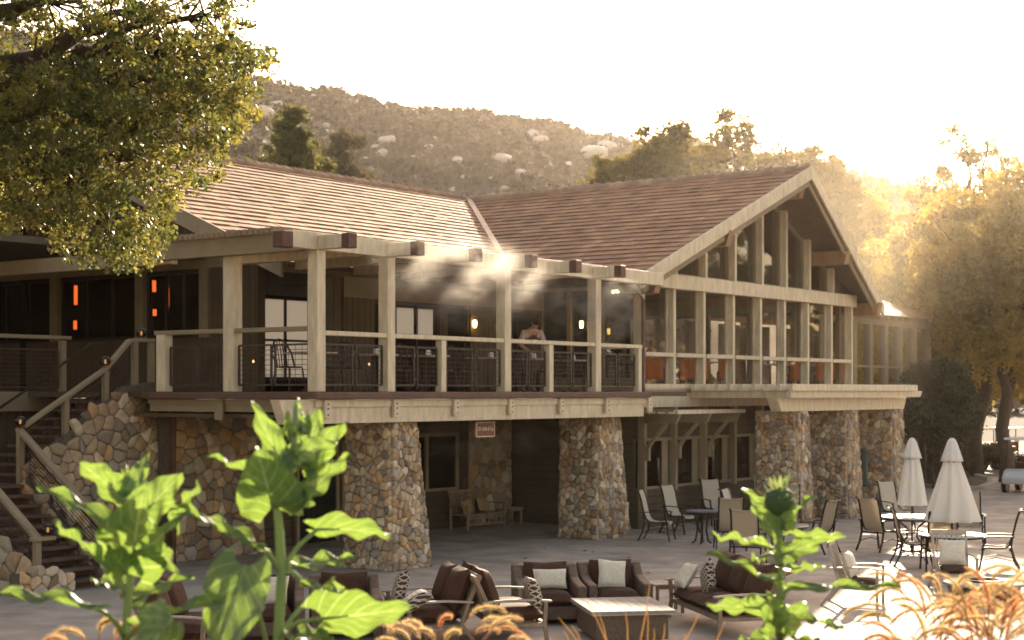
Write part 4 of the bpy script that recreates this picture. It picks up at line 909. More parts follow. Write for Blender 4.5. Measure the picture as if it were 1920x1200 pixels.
for (u, v, D, r0) in ((60, 130, 17, .13), (150, 60, 17.5, .11), (160, 150, 16.5, .10), (90, 300, 17, .11), (-20, 30, 16, .13)):
    q = at(u, v, D) - ob; limb(mb, top, q, .24, r0 * .8, .05, 7, rnd); ends.append((q, r0 * .62))
for (u0, u1, v1, D) in ((0, 330, 62, 17.5), (0, 250, 100, 16.5), (0, 240, 165, 17), (1, 300, 20, 18), (1, 420, 35, 17), (2, 330, 105, 16.2), (2, 215, 262, 16.0), (2, 420, 160, 17), (3, 180, 330, 16.8), (3, 200, 430, 16.2), (3, 110, 420, 17.2), (4, 120, 5, 16), (2, 300, 230, 16.4), (3, 260, 300, 16.5), (0, 460, 95, 17.2)):
    q = at(u1, v1, D) - ob; pts = limb(mb, ends[u0][0], q, ends[u0][1], .02, .07, 8, rnd)
    for c in sorted(cents, key=lambda c: (Vector(c) - q).length)[:26:2]: mb.tube([pts[-2] if rnd.random() < .5 else pts[-3], Vector(c) * .5 + pts[-2] * .5 + Vector((0, 0, .05)), c], [.014, .01, .005], 4)
    for c in rnd.sample(cents, 26):
        w = min(pts, key=lambda w: (w - Vector(c)).length)
        if (w - Vector(c)).length < 1.2: mb.tube([w, w.lerp(Vector(c), .5) + Vector((0, 0, .06)), c], [.014, .009, .004], 4)
mb.build('trunk', M['bark'], oak, smooth=True)

# ------------------------------------------------------------------ FURNITURE
def cdir(r_, f_):   # ground direction given in camera terms: r_ to the right, f_ away from the viewer
    d = RGT * r_ + FWD * f_; return face_to(d.x, d.y)
def sling_chair(label, loc, rz, fabric):
    t = thing('sling_chair', label, 'chair', loc, rz, 'high-backed sling chairs on the patio')
    prof = [(.50, 1.13), (.475, 1.15), (.44, 1.14), (.41, 1.08), (.36, .92), (.33, .78), (.29, .62), (.24, .50), (.17, .44), (.02, .42), (-.15, .435), (-.24, .43), (-.27, .39)]
    mb = MB(); vv = [];
    for y, z in prof:
        for k in range(7): s = k / 6; vv.append((-.245 + .49 * s, y, z - .022 * math.sin(math.pi * s)))
    ff = [(i * 7 + k, i * 7 + k + 1, (i + 1) * 7 + k + 1, (i + 1) * 7 + k) for i in range(len(prof) - 1) for k in range(6)]
    mb.add(vv, ff); mb.build('sling', M[fabric], t, smooth=True)
    for s in (-1, 1):
        mb = MB(); mb.path([(s * .262, y, z) for y, z in prof], .032, .034, up=(1, 0, 0)); mb.build('frame_rail', M['darkmet'], t)
        mb = MB(); mb.path([(s * .31, .34, .66), (s * .32, .12, .665), (s * .32, -.14, .655), (s * .32, -.24, .63)], .055, .02); mb.build('armrest', M['darkmet'], t)
        mb = MB(); mb.path([(s * .31, -.20, .64), (s * .305, -.235, .45), (s * .31, -.27, .2), (s * .32, -.31, 0)], .032, .034, up=(1, 0, 0)); mb.build('leg', M['darkmet'], t)
        mb = MB(); mb.path([(s * .30, .30, .66), (s * .295, .27, .42), (s * .305, .33, .2), (s * .32, .43, 0)], .032, .034, up=(1, 0, 0)); mb.build('leg', M['darkmet'], t)
    mb = MB(); mb.bar((-.3, .25, .40), (.3, .25, .40), .025, .03); mb.bar((-.3, -.22, .40), (.3, -.22, .40), .025, .03); mb.path([(-.31, -.24, .2), (-.31, 0, .26), (-.31, .32, .2)], .015, .015, up=(1, 0, 0)); mb.path([(.31, -.24, .2), (.31, 0, .26), (.31, .32, .2)], .015, .015, up=(1, 0, 0)); mb.build('stretcher', M['darkmet'], t)
    return t
SC = {}
for fab, u, v, r_, f_, lab in (
    ('sling_l', 1236, 1013, .95, -.3, 'pale sling chair in profile, nearest the right-hand stone pier under the deck'),
    ('sling_l', 1278, 1000, .75, -.65, 'pale sling chair second from the stone pier, angled to the viewer'),
    ('sling_l', 1345, 984, .35, -.94, 'pale sling chair behind the small dark table by the siding'),
    ('sling_t', 1368, 1030, .05, .99, 'tan sling chair turned away right of the small dark table'),
    ('sling_l', 1392, 1010, .9, -.45, 'pale sling chair between two tan chairs in front of the middle window'),
    ('sling_t', 1402, 1062, .3, .95, 'tan sling chair seen from behind, left of the tall plant head'),
    ('sling_t', 1528, 1036, -.75, .66, 'tan sling chair right of the blue-grey table, in front of the second portico pier'),
    ('sling_t', 1478, 1000, -.2, -.97, 'tan sling chair on the far side of the blue-grey table'),
    ('sling_t', 1652, 1032, .8, .6, 'tan sling chair in front of the portico piers, left of the near parasol table'),
    ('sling_l', 1682, 990, .45, -.89, 'pale sling chair on the far side of the left parasol table'),
    ('sling_t', 1714, 1060, .97, -.1, 'sling chair in pure profile between the two parasol tables'),
    ('sling_t', 1762, 1070, .1, .99, 'tan sling chair with its back to the viewer at the right parasol table'),
    ('sling_t', 1818, 1020, -.2, -.97, 'tan sling chair behind the right parasol table, under the wide parasol'),
    ('sling_t', 1868, 1068, -.93, .3, 'tan sling chair facing left at the far right of the parasol table')):
    p = gnd(u, v); rz = cdir(r_, f_)
    if fab not in SC: SC[fab] = sling_chair(lab, (p.x, p.y, 0), rz, fab)
    else: copy_tree(SC[fab], (p.x, p.y, 0), rz, lab)
def round_table(label, loc, r, top, umb=False, h=.72):
    t = thing('patio_table', label, 'table', loc, 0, 'round patio tables')
    mb = MB(); mb.lathe([(r - .03, h - .012), (r, h), (r, h + .016), (r - .02, h + .022), (.02, h + .022)], n=40); mb.build('tabletop', M[top], t, smooth=False)
    mb = MB(); mb.lathe([(r - .08, h - .05), (r - .05, h - .05), (r - .05, h - .013), (r - .08, h - .013)], n=32)
    for k in range(4): a = k * math.pi / 2; mb.bar((0, 0, h - .035), ((r - .06) * math.cos(a), (r - .06) * math.sin(a), h - .035), .03, .025)
    mb.build('apron', M['darkmet'], t)
    for k in range(4):
        a = k * math.pi / 2 + .4; c, s = math.cos(a), math.sin(a); mb = MB()
        mb.path([(c * r * .5, s * r * .5, h - .03), (c * .12, s * .12, h - .22), (c * .1, s * .1, .3), (c * r * .4, s * r * .4, .06), (c * r * .62, s * r * .62, 0)], .04, .035, up=(-s, c, 0)); mb.build('leg', M['darkmet'], t)
    return t
for u, v, z, r, top, lab, D in ((1316, 957, .74, .36, 'bluetop', 'small round dark table by the siding between pale chairs', 0), (1458, 984, .74, .62, 'bluetop', 'blue-grey round table half hidden by the tall plant head', 0), (1710, 968, .74, .66, 'whitetop', 'round white-topped table under the slim closed parasol', 0), (1785, 1001, .74, .62, 'whitetop', 'round white-topped table under the wide half-closed parasol', 0)):
    p = gnd(u, v, .74); round_table(lab, (p.x, p.y, 0), r, top)
def parasol(label, p, top, bot, wid, open_):
    t = thing('parasol', label, 'parasol', (p.x, p.y, 0), .3, 'closed white parasols')
    mb = MB(); mb.tube([(0, 0, 0), (0, 0, top - .03)], .02, 10); mb.lathe([(.22, 0), (.22, .04), (.05, .07), (.04, .2)], n=18); mb.build('pole', M['darkmet'], t)
    fn = lambda a, z: 1 + (.13 + .10 * max(0, (top - .4 - z))) * math.cos(8 * a + .35 * math.sin(3 * z)) + .05 * math.sin(5 * a + 2)
    prof = []
    for k in range(13):
        f = k / 12; z = top - .38 - (top - .38 - bot) * f; prof.append((.115 + (wid / 2 - .115) * f ** (.9 if open_ else .75), z))
    mb = MB(); mb.lathe(prof, n=64, fn=fn); mb.build('canopy', M['canvas'], t, smooth=True)
    mb = MB(); mb.lathe([(.195, top - .44), (.18, top - .38), (.13, top - .22), (.085, top - .08), (.05, top - .02), (.015, top)], n=48, fn=lambda a, z: 1 + .07 * math.cos(8 * a)); mb.build('vent_cap', M['canvas'], t, smooth=True)
    mb = MB()
    for k in range(8): a = k * math.pi / 4; mb.tube([(.03 * math.cos(a), .03 * math.sin(a), top - .1), (wid * .46 * math.cos(a), wid * .46 * math.sin(a), bot + .02)], .008, 5)
    mb.build('ribs', M['darkmet'], t)
    mb = MB(); mb.lathe([(.14, top - .455), (.14, top - .435)], n=24); mb.build('tie', M['darkmet'], t)
parasol('slim tightly closed white parasol left of the wider one', gnd(1710, 968, .74), 2.42, .98, .52, False)
parasol('wider half-closed white parasol standing right of the slim one', gnd(1785, 1001, .74), 2.54, .98, .86, True)

def wicker_chair(label, loc, rz):
    t = thing('wicker_armchair', label, 'armchair', loc, rz, 'dark wicker armchairs with brown cushions')
    mb = MB(); mb.box(-.44, .44, -.40, .36, .08, .27); mb.build('base', M['wicker'], t, bevel=.02)
    mb = MB(); mb.prism([(-.49, .30, .05), (-.49, .42, .05), (-.49, .50, .80), (-.49, .42, .82), (-.49, .34, .80)], (.98, 0, 0)); mb.build('backrest', M['wicker'], t, bevel=.025)
    for s in (-1, 1):
        mb = MB(); x = s * .49; mb.prism([(x, -.45, .05), (x, .34, .05), (x, .40, .80), (x, .30, .76), (x, .16, .64), (x, -.1, .59), (x, -.45, .565)], (-s * .14, 0, 0)); mb.build('arm', M['wicker'], t, bevel=.03)
    mb = MB(); mb.pillow((0, -.05, .355), .68, .80, .24, (1, 0, 0), (0, 1, 0)); mb.build('seat_cushion', M['cushion'], t, smooth=True)
    mb = MB(); mb.pillow((0, .27, .62), .66, .48, .22, (1, 0, 0), (0, .14, 1)); mb.build('back_cushion', M['cushion'], t, smooth=True)
    return t
F45 = (-.70, -.71); R45 = (.72, -.69); RZ45 = face_to(*F45)
wc = wicker_chair('wicker armchair with rectangular cream pillow, left of the pair by the coffee table', (-1.42, -6.0, 0), RZ45)
copy_tree(wc, (-.58, -6.62, 0), RZ45, 'wicker armchair with square cream pillow, right of the pair by the coffee table')
copy_tree(wc, (-5.0, -3.78, 0), RZ45, 'wicker armchair behind the tall green stem, with a cream pillow')
copy_tree(wc, (-4.22, -4.5, 0), RZ45, 'wicker armchair without a pillow, half hidden by the big bright leaf')
def pillow(label, c, w, h, ax, az, mt='pillow', t=.17):
    c = Vector(c); mb = MB(); mb.pillow((0, 0, 0), w, h, t, ax, az, 10); tag(mb.build('pillow', M[mt], None, smooth=True, loc=c), label, 'pillow')
R3 = Vector((*R45, 0)); F3 = Vector((*F45, 0))
def on(cx, cy, dx, dy, z): return Vector((cx, cy, z)) + R3 * dx - F3 * dy       # chair frame: dx right, dy back
pillow('rectangular cream pillow in the left armchair by the coffee table', on(-1.42, -6.0, .04, .10, .62), .50, .30, R3 + F3 * .08, Vector((0, 0, 1)) - F3 * .28)
pillow('square cream pillow leaning in the right armchair by the coffee table', on(-.58, -6.62, -.02, .08, .66), .43, .43, R3 + Vector((0, 0, -.1)), Vector((0, 0, 1)) - F3 * .3 + R3 * .08)
pillow('square cream pillow in the armchair behind the green stem', on(-5.0, -3.78, .05, .08, .64), .44, .42, R3, Vector((0, 0, 1)) - F3 * .3 + R3 * .1)
def lounge_sofa(label, loc, rz, n, cat='sofa', nm='lounge_sofa'):
    t = thing(nm, label, cat, loc, rz, 'teak-framed seats with brown cushions'); L = .66 * n + .1; h = L / 2
    mb = MB(); mb.box(-h, h, -.38, -.32, .24, .30); mb.box(-h, h, .28, .34, .24, .30)
    for k in range(n * 3 + 1): x = -h + .03 + (L - .06) * k / (n * 3); mb.box(x - .025, x + .025, -.32, .28, .25, .28)
    mb.build('seat_frame', M['teak'], t)
    for s in (-1, 1):
        x = s * (h + .03)
        mb = MB(); mb.path([(x, -.40, 0), (x, -.36, .28), (x, -.38, .56)], .05, .05, up=(1, 0, 0)); mb.build('leg', M['teak'], t)
        mb = MB(); mb.path([(x, .55, 0), (x, .34, .28), (x, .44, .58), (x, .60, .93)], .05, .05, up=(1, 0, 0)); mb.build('leg', M['teak'], t)
        mb = MB(); mb.path([(x, -.46, .575), (x, -.2, .595), (x, .15, .60), (x, .5, .575)], .075, .028, up=(0, 0, 1)); mb.build('armrest', M['silver'], t, bevel=.008)
        mb = MB(); mb.bar((x, -.36, .26), (x, .36, .26), .04, .05); mb.build('side_rail', M['teak'], t)
    mb = MB(); mb.bar((-h, .60, .90), (h, .60, .90), .04, .07); mb.bar((-h, .37, .36), (h, .37, .36), .03, .05)
    k = int(L / .085)
    for i in range(k + 1): x = -h + .04 + (L - .08) * i / k; mb.bar((x, .38, .38), (x, .59, .88), .012, .045)
    mb.build('back_frame', M['teak'], t)
    for k in range(n):
        x = -h + .05 + .66 * (k + .5); mb = MB(); mb.pillow((x, -.02, .385), .66, .76, .22, (1, 0, 0), (0, 1, 0)); mb.build('seat_cushion', M['cushion'], t, smooth=True)
        mb = MB(); mb.pillow((x, .37, .72), .64, .60, .24, (1, 0, 0), (0, .36, 1)); mb.build('back_cushion', M['cushion'], t, smooth=True)
    return t
so = lounge_sofa('long teak sofa with brown cushions facing left beside the coffee table', (-.42, -8.3, 0), face_to(-.75, .66), 3)
ls = lounge_sofa('teak love seat with brown cushions facing the coffee table from the left', (-2.95, -6.35, 0), face_to(.76, -.65), 2)
copy_tree(ls, (-3.75, -5.55, 0), face_to(-.78, .62), 'teak love seat turned away, back to back with the one facing the table')
copy_tree(ls, (-6.6, -4.0, 0), face_to(.5, -.86), 'teak love seat mostly hidden behind the left plant')
pillow('square cream pillow on the far end of the long sofa', (-.05, -7.55, .66), .44, .42, (-.62, -.72, .05), (.45, -.3, .8))
pillow('brown and cream lattice pillow in the middle of the long sofa', (-.28, -8.05, .66), .44, .44, (-.5, -.55, .55), (.1, .2, .8), 'pattern')
pillow('lattice pillow standing on the love seat facing the coffee table', (-3.15, -6.95, .68), .42, .42, (-.62, -.7, 0), (-.2, .17, .9), 'pattern')
pillow('upper lattice pillow heaped on the love seat turned away', (-4.05, -5.35, .72), .46, .46, (-.6, -.72, .2), (.25, -.1, .9), 'pattern')
pillow('lower lattice pillow lying on the near seat of the love seat turned away', (-4.35, -5.85, .60), .46, .46, (-.6, -.72, 0), (.6, -.5, .45), 'pattern')
pillow('lattice pillow showing between the big leaves at the far left', (-6.2, -4.3, .66), .46, .44, (-.6, .7, 0), (.2, .1, .9), 'pattern')
# coffee table
ct = thing('coffee_table', 'square coffee table with grey stone top and wicker sides', 'table', (-2.02, -7.66, 0), RZ45)
mb = MB(); mb.box(-.50, .50, -.64, .64, .05, .40); mb.build('wicker_base', M['wicker'], ct, bevel=.01)
mb = MB()
for k in range(9): mb.box(-.58 + k * .1296, -.58 + k * .1296 + .1256, -.73, .73, .415, .455)
mb.build('stone_top', M['slate'], ct, bevel=.004)
mb = MB(); mb.box(-.57, .57, -.72, .72, .395, .414); mb.build('top_frame', M['silver'], ct)
def slat_table(label, loc, rz, w=.5):
    t = thing('side_table', label, 'table', loc, rz, 'small slatted side tables'); h = w / 2; mb = MB()
    for k in range(6): mb.box(-h + k * w / 6, -h + k * w / 6 + w / 6 - .012, -h, h, .43, .45)
    mb.build('slatted_top', M['silver'], t); mb = MB(); mb.box(-h + .02, h - .02, -h + .02, -h + .05, .37, .43); mb.box(-h + .02, h - .02, h - .05, h - .02, .37, .43); mb.build('apron', M['teak'], t)
    for s in (-1, 1):
        for q in (-1, 1): mb = MB(); mb.box(s * (h - .05) - .022, s * (h - .05) + .022, q * (h - .05) - .022, q * (h - .05) + .022, 0, .37); mb.build('leg', M['teak'], t)
    return t
p = gnd(1250, 1092, .45); tb = slat_table('slatted side table at the far end of the long sofa', (p.x, p.y, 0), RZ45)
p = gnd(752, 1113, .45); copy_tree(tb, (p.x, p.y, 0), RZ45, 'slatted side table beside the bright leaf tip, left of the lattice pillows')
copy_tree(tb, (12.0, 4.55, 0), 0, 'slatted side table at the right end of the bench under the deck')
# slatted deep chairs round the fire bowl
def adir(label, loc, rz):
    t = thing('slatted_lounge_chair', label, 'chair', loc, rz, 'slatted teak lounge chairs by the fire pit')
    mb = MB(); mb.bar((-.28, .27, .34), (-.28, .46, .98), .04, .05); mb.bar((.28, .27, .34), (.28, .46, .98), .04, .05); mb.bar((-.30, .46, .97), (.30, .46, .97), .03, .09); mb.bar((-.27, .29, .42), (.27, .29, .42), .03, .05)
    for k in range(6): x = -.215 + .086 * k; mb.bar((x, .30, .44), (x, .45, .94), .014, .05)
    mb.build('backrest', M['silver'], t)
    mb = MB(); mb.box(-.28, .28, -.32, -.28, .27, .33); mb.box(-.28, .28, .24, .28, .27, .33); mb.box(-.30, -.26, -.28, .24, .27, .33); mb.box(.26, .30, -.28, .24, .27, .33); mb.build('seat_frame', M['silver'], t)
    mb = MB(); mb.pillow((0, -.03, .385), .58, .60, .12, (1, 0, 0), (0, 1, 0)); mb.build('seat_cushion', M['cushion'], t, smooth=True)
    for s in (-1, 1):
        mb = MB(); mb.path([(s * .33, -.40, .60), (s * .34, -.2, .625), (s * .33, .1, .62), (s * .31, .42, .60)], .085, .022); mb.build('armrest', M['silver'], t)
        mb = MB(); mb.box(s * .33 - .022, s * .33 + .022, -.34, -.30, 0, .60); mb.build('leg', M['silver'], t)
        mb = MB(); mb.path([(s * .31, .30, .36), (s * .315, .40, .2), (s * .33, .56, 0)], .04, .045, up=(1, 0, 0)); mb.build('leg', M['silver'], t)
    return t
ad = adir('slatted lounge chair in profile with a cream pillow, left of the fire pit', (3.05, -8.95, 0), cdir(.93, -.36))
copy_tree(ad, (5.55, -9.55, 0), cdir(-.1, -.99), 'slatted lounge chair facing the viewer with a cream pillow, behind the fire pit')
d = (RGT * .93 - FWD * .36).normalized(); pillow('square cream pillow on the profile lounge chair left of the fire pit', Vector((3.05, -8.95, .64)) - d * .16, .44, .42, (-d.y, d.x, 0), Vector((0, 0, 1)) - d * .3)
d = (-RGT * .1 - FWD * .99).normalized(); pillow('square cream pillow on the lounge chair behind the fire pit', Vector((5.55, -9.55, .66)) - d * .13, .46, .44, (d.y, -d.x, .02), Vector((0, 0, 1)) - d * .3)
fp = thing('fire_pit', 'low round dark fire pit with pale stone rim behind the feathery grass', 'fire pit', (4.5, -10.45, 0))
mb = MB(); mb.lathe([(.52, 0), (.56, .06), (.58, .26), (.57, .28)], n=36); mb.build('drum', M['darkmet'], fp, smooth=False)
mb = MB(); mb.lathe([(.56, .285), (.64, .29), (.64, .33), (.60, .345), (.34, .345), (.32, .33), (.32, .29)], n=40); mb.build('stone_rim', M['slate'], fp)
mb = MB(); mb.lathe([(.31, .30), (.30, .37), (.24, .375), (.22, .33)], n=28); mb.build('burner', M['bin'], fp)
p = at(1446, 1072, 26.2); fb = thing('fire_bowl', 'dark round bowl table with a copper rim behind the long sofa', 'fire bowl', (p.x, p.y, 0))
mb = MB(); mb.lathe([(.22, 0), (.2, .05), (.1, .2), (.12, .3), (.34, .42), (.42, .44)], n=30); mb.build('bowl', M['bin'], fb, smooth=True); mb = MB(); mb.lathe([(.42, .44), (.44, .45), (.44, .47), (.36, .475), (.1, .46)], n=30); mb.build('copper_rim', mat('copper', (.5, .22, .10), .3, .2, 5, metal=.8), fb)
# bench under the deck
bn = thing('garden_bench', 'brown slatted bench with two ochre pillows in the shade under the deck', 'bench', (10.62, 4.55, 0))
mb = MB(); mb.box(-.72, .72, -.3, .22, .36, .40); mb.build('seat', M['teak'], bn)
mb = MB()
for k in range(16): mb.bar((-.70 + .093 * k, .24, .42), (-.70 + .093 * k, .34, .92), .05, .014)
mb.bar((-.74, .35, .94), (.74, .35, .94), .04, .06); mb.build('backrest', M['teak'], bn)
for s in (-1, 1):
    mb = MB(); mb.bar((s * .75, -.32, .62), (s * .75, .3, .62), .07, .03); mb.build('armrest', M['teak'], bn)
    for y in (-.27, .26): mb = MB(); mb.box(s * .74 - .025, s * .74 + .025, y - .025, y + .025, 0, .61); mb.build('leg', M['teak'], bn)
mb = MB(); mb.bar((-.72, -.27, .14), (.72, -.27, .14), .03, .04); mb.bar((-.72, -.27, .30), (.72, -.27, .30), .03, .05); mb.build('stretcher', M['teak'], bn)
M['ochre'] = mat('ochre_pillow', (.34, .22, .10), .9, .15, 12)
pillow('ochre pillow on the left end of the shaded bench', (10.2, 4.55, .56), .42, .38, (1, .1, .15), (0, .35, 1), 'ochre'); pillow('ochre pillow on the right half of the shaded bench', (10.85, 4.55, .58), .46, .36, (1, 0, -.15), (0, .35, 1), 'ochre')
# rolled green parasol between the portico piers
p = at(1617, 800, 44.3); gp = thing('rolled_parasol', 'dark green rolled parasol on a stand between two portico piers', 'parasol', (p.x, p.y, 0))
mb = MB(); mb.lathe([(.10, .75), (.13, .80), (.13, 1.72), (.15, 1.75), (.15, 1.80), (.04, 1.83)], n=16); mb.build('canopy', M['bin'], gp); mb = MB(); mb.tube([(0, 0, 0), (0, 0, .8)], .03, 8); mb.lathe([(.24, 0), (.24, .05), (.05, .08)], n=16); mb.build('stand', M['darkmet'], gp)
# golf carts
def cart(label, loc, rz, col=(.55, .53, .52)):
    t = thing('golf_cart', label, 'golf cart', loc, rz, 'golf carts parked by the drive'); m = mat('cart_body', col, .3, .05, 3)
    mb = MB(); mb.prism([(-.55, -1.15, .30), (-.55, -1.2, .52), (-.55, -.95, .74), (-.55, -.62, .82), (-.55, -.52, .42), (-.55, .25, .40), (-.55, .3, .72), (-.55, 1.1, .74), (-.55, 1.15, .35)], (1.1, 0, 0)); mb.build('body', m, t, bevel=.05)
    mb = MB(); mb.box(-.6, .6, -.75, .85, 1.78, 1.85); mb.build('roof', M['white'], t, bevel=.03)
    for sx in (-1, 1):
        for y0, y1 in ((-.62, -.5), (.75, .75)): mb = MB(); mb.bar((sx * .52, y0 - .02, .75), (sx * .54, y1, 1.79), .035, .035); mb.build('roof_post', M['darkmet'], t)
        for y in (-.82, .78):
            mb = MB(); n = 18; mb.tube([(sx * .44, y, .23), (sx * .60, y, .23)], .23, n); w = mb.build('wheel', M['darkmet'], t); mb = MB(); mb.tube([(sx * .60, y, .23), (sx * .612, y, .23)], .12, 14); mb.build('rim', M['white'], w)
        mb = MB(); mb.tube([(sx * .38, -1.17, .58), (sx * .38, -1.12, .60)], .06, 10); mb.build('headlight', M['white'], t)
    mb = MB(); mb.pillow((0, .15, .74), 1.0, .5, .16, (1, 0, 0), (0, 1, 0)); mb.pillow((0, .42, 1.0), 1.0, .42, .14, (1, 0, 0), (0, .2, 1)); mb.build('seat', M['cushion'], t, smooth=True)
    mb = MB(); mb.tube([(-.25, -.6, .8), (-.25, -.35, 1.0)], .02, 6); mb.lathe([(.15, 0), (.17, .015), (.15, .03)], (-.25, -.33, 1.0), 16); mb.build('steering_wheel', M['darkmet'], t)
    return t
p = gnd(1927, 922); c0 = cart('pale golf cart cut by the right edge of the picture', (p.x, p.y, 0), cdir(-.55, -.83))
p = gnd(1850, 882); copy_tree(c0, (p.x, p.y, 0), cdir(-.9, -.2), 'white-roofed golf cart parked in the middle of the row behind the hedge')
p = gnd(1808, 880); copy_tree(c0, (p.x, p.y, 0), cdir(.9, -.3), 'golf cart at the left end of the row, beside the dark shrub')
p = gnd(1900, 880); copy_tree(c0, (p.x, p.y, 0), cdir(.2, -.95), 'golf cart at the right end of the row, under the golden tree')
# planted island kerb
pts = [at(u, 735, 3.4 * 2975 / (v - 735)) for u, v in ((1640, 903), (1700, 910), (1760, 916), (1800, 919), (1838, 917), (1856, 909), (1856, 900), (1830, 893))]
mb = MB(); mb.path([(p.x, p.y, .06) for p in pts], .2, .12); tag(mb.build('kerb', M['kerb'], None, bevel=.03), kind='structure')
pts2 = [(p.x, p.y, .02) for p in pts] + [tuple(at(1830, 735, 80) * 1 - Vector((0, 0, 3.38))), tuple(at(1640, 735, 80) - Vector((0, 0, 3.38)))]
mb = MB(); mb.add(pts2, [tuple(range(len(pts2)))]); tag(mb.build('planting_bed', M['soil']), kind='structure')

# on the deck: dark tables and chairs, candle glasses
def bistro(label, loc):
    t = thing('deck_table', label, 'table', loc, 0, 'small tables on the deck'); mb = MB(); mb.box(-.36, .36, -.36, .36, .72, .75); mb.build('tabletop', mat('table_pale_edge', (.42, .30, .24), .4, .2, 3), t)
    mb = MB(); mb.tube([(0, 0, .02), (0, 0, .72)], .035, 8); mb.box(-.24, .24, -.03, .03, 0, .03); mb.box(-.03, .03, -.24, .24, 0.001, .031); mb.build('pedestal', M['darkmet'], t)
    mb = MB(); mb.lathe([(.05, .75), (.06, .80), (.045, .86)], (.1, 0, 0), 10); mb.build('cruet', M['white'], t); return t
def dchair(label, loc, rz):
    t = thing('deck_chair', label, 'chair', loc, rz, 'dark metal chairs on the deck'); mb = MB(); mb.lathe([(.2, .44), (.22, .45), (.22, .47), (.02, .475)], n=18); mb.build('seat', M['darkmet'], t)
    mb = MB(); mb.path([(-.22, .1, .45), (-.25, .22, .7), (-.14, .28, .92), (0, .29, .97), (.14, .28, .92), (.25, .22, .7), (.22, .1, .45)], .025, .025, up=(0, 1, 0))
    for k in range(5): x = -.14 + .07 * k; mb.bar((x * .9, .2, .47), (x, .28, .93), .012, .012)
    mb.build('backrest', M['darkmet'], t)
    for x, y in ((-.16, -.16), (.16, -.16), (-.18, .2), (.18, .2)): mb = MB(); mb.tube([(x, y, .45), (x * 1.25, y * 1.3, 0)], .014, 6); mb.build('leg', M['darkmet'], t)
    return t
b0 = d0 = None
for k, (a, tl) in enumerate(((1.15, 'corner post'), (3.1, 'second wide deck post'), (4.55, 'middle of the deck'), (6.9, 'third wide deck post'), (8.3, 'waiter'), (10.1, 'last deck post'))):
    lab = 'small deck table behind the rail, nearest the ' + tl
    if b0 is None: b0 = bistro(lab, (a, 1.25, 3.405))
    else: copy_tree(b0, (a, 1.25 + .15 * (k % 2), 3.405), 0, lab)
    for s in (-1, 1):
        lab = f'dark metal chair on the {"left" if s < 0 else "right"} of the deck table nearest the {tl}'
        if d0 is None: d0 = dchair(lab, (a + s * .55, 1.25, 3.405), face_to(-s, 0))
        else: copy_tree(d0, (a + s * .55, 1.25 + .15 * (k % 2), 3.405), face_to(-s, .1), lab)
for u, v, D, lab in ((475, 678, 34.5, 'tiny candle glowing behind the rail left of the corner post'), (692, 684, 33, 'tiny candle glowing behind the rail right of the corner post')):
    p = at(u, v, D); mb = MB(); mb.lathe([(.001, -.03), (.022, -.01), (.022, .02), (.001, .05)], n=10); tag(mb.build('candle', M['candle'], None, smooth=True, loc=p), lab, 'candle')
# behind the gable glass: tables, orange chairs, chandelier
def ochair(label, loc, rz):
    t = thing('dining_chair', label, 'chair', loc, rz, 'orange-backed chairs behind the gable glass'); mb = MB(); mb.pillow((0, .22, .50), .52, .58, .12, (1, 0, 0), (0, .1, 1)); mb.build('backrest', M['orange'], t, smooth=True)
    mb = MB(); mb.pillow((0, 0, .46), .46, .46, .09, (1, 0, 0), (0, 1, 0)); mb.build('seat', M['orange'], t, smooth=True)
    for x, y in ((-.19, -.19), (.19, -.19), (-.19, .2), (.19, .2)): mb = MB(); mb.tube([(x, y, .44), (x * 1.1, y * 1.1, 0)], .02, 6); mb.build('leg', M['darkmet'], t)
    return t
M['orange'] = mat('orange_leather', (.70, .19, .05), .6, .2, 8)
o0 = None
for k, (u, lab) in enumerate(((1211, 'first lower pane'), (1276, 'second lower pane, left'), (1295, 'second lower pane, right'), (1349, 'third lower pane'), (1482, 'sixth lower pane'), (1530, 'seventh lower pane, left'), (1547, 'seventh lower pane, right'), (1566, 'last lower pane'))):
    t_ = (u - 960) / 2975; a = (t_ * (28.2 + 2.15 * .5908) + 3.46 + 2.15 * .8068) / (.5908 - t_ * .8068); lab = 'orange chair back showing in the ' + lab
    if o0 is None: o0 = ochair(lab, (a, 1.95, 3.5), face_to(.75, .66))
    else: copy_tree(o0, (a, 1.95, 3.5), face_to(.75, .66), lab)
dt0 = None
for k, (a, lab) in enumerate(((15.7, 'two seated guests'), (18.9, 'centre of the gable'), (23.2, 'white plates near the right end'), (26.6 - 2.0, 'right corner of the gable room'))):
    lab = 'white-clothed dining table behind the glass by the ' + lab
    if dt0 is None:
        dt0 = thing('dining_table', lab, 'table', (a, 2.9, 3.5), 0, 'dining tables behind the gable glass'); mb = MB(); mb.lathe([(.5, .72), (.52, .74), (.52, .755), (.02, .757)], n=28); mb.build('tabletop', M['white'], dt0); mb = MB(); mb.tube([(0, 0, 0), (0, 0, .73)], .04, 8); mb.lathe([(.28, 0), (.28, .03), (.05, .06)], n=18); mb.build('pedestal', M['darkmet'], dt0)
        mb = MB(); [mb.lathe([(.04, .757), (.045, .76), (.035, .85), (.04, .88)], (.3 * math.cos(q), .3 * math.sin(q), 0), 10) for q in (0, 1.6, 3.1, 4.7)]; mb.build('glasses', M['white'], dt0)['kind'] = 'stuff'
    else: copy_tree(dt0, (a, 2.9, 3.5), 0, lab)
p = at(1188, 548, 42.2); ch = thing('chandelier', 'dark ring chandelier with ten small yellow bulbs hanging in the restaurant', 'chandelier', p)
mb = MB(); mb.lathe([(.52, -.07), (.55, -.07), (.55, -.04), (.52, -.04), (.52, -.07)], n=30); mb.tube([(0, 0, -.05), (0, 0, 1.2)], .015, 6); mb.build('ring', M['darkmet'], ch)
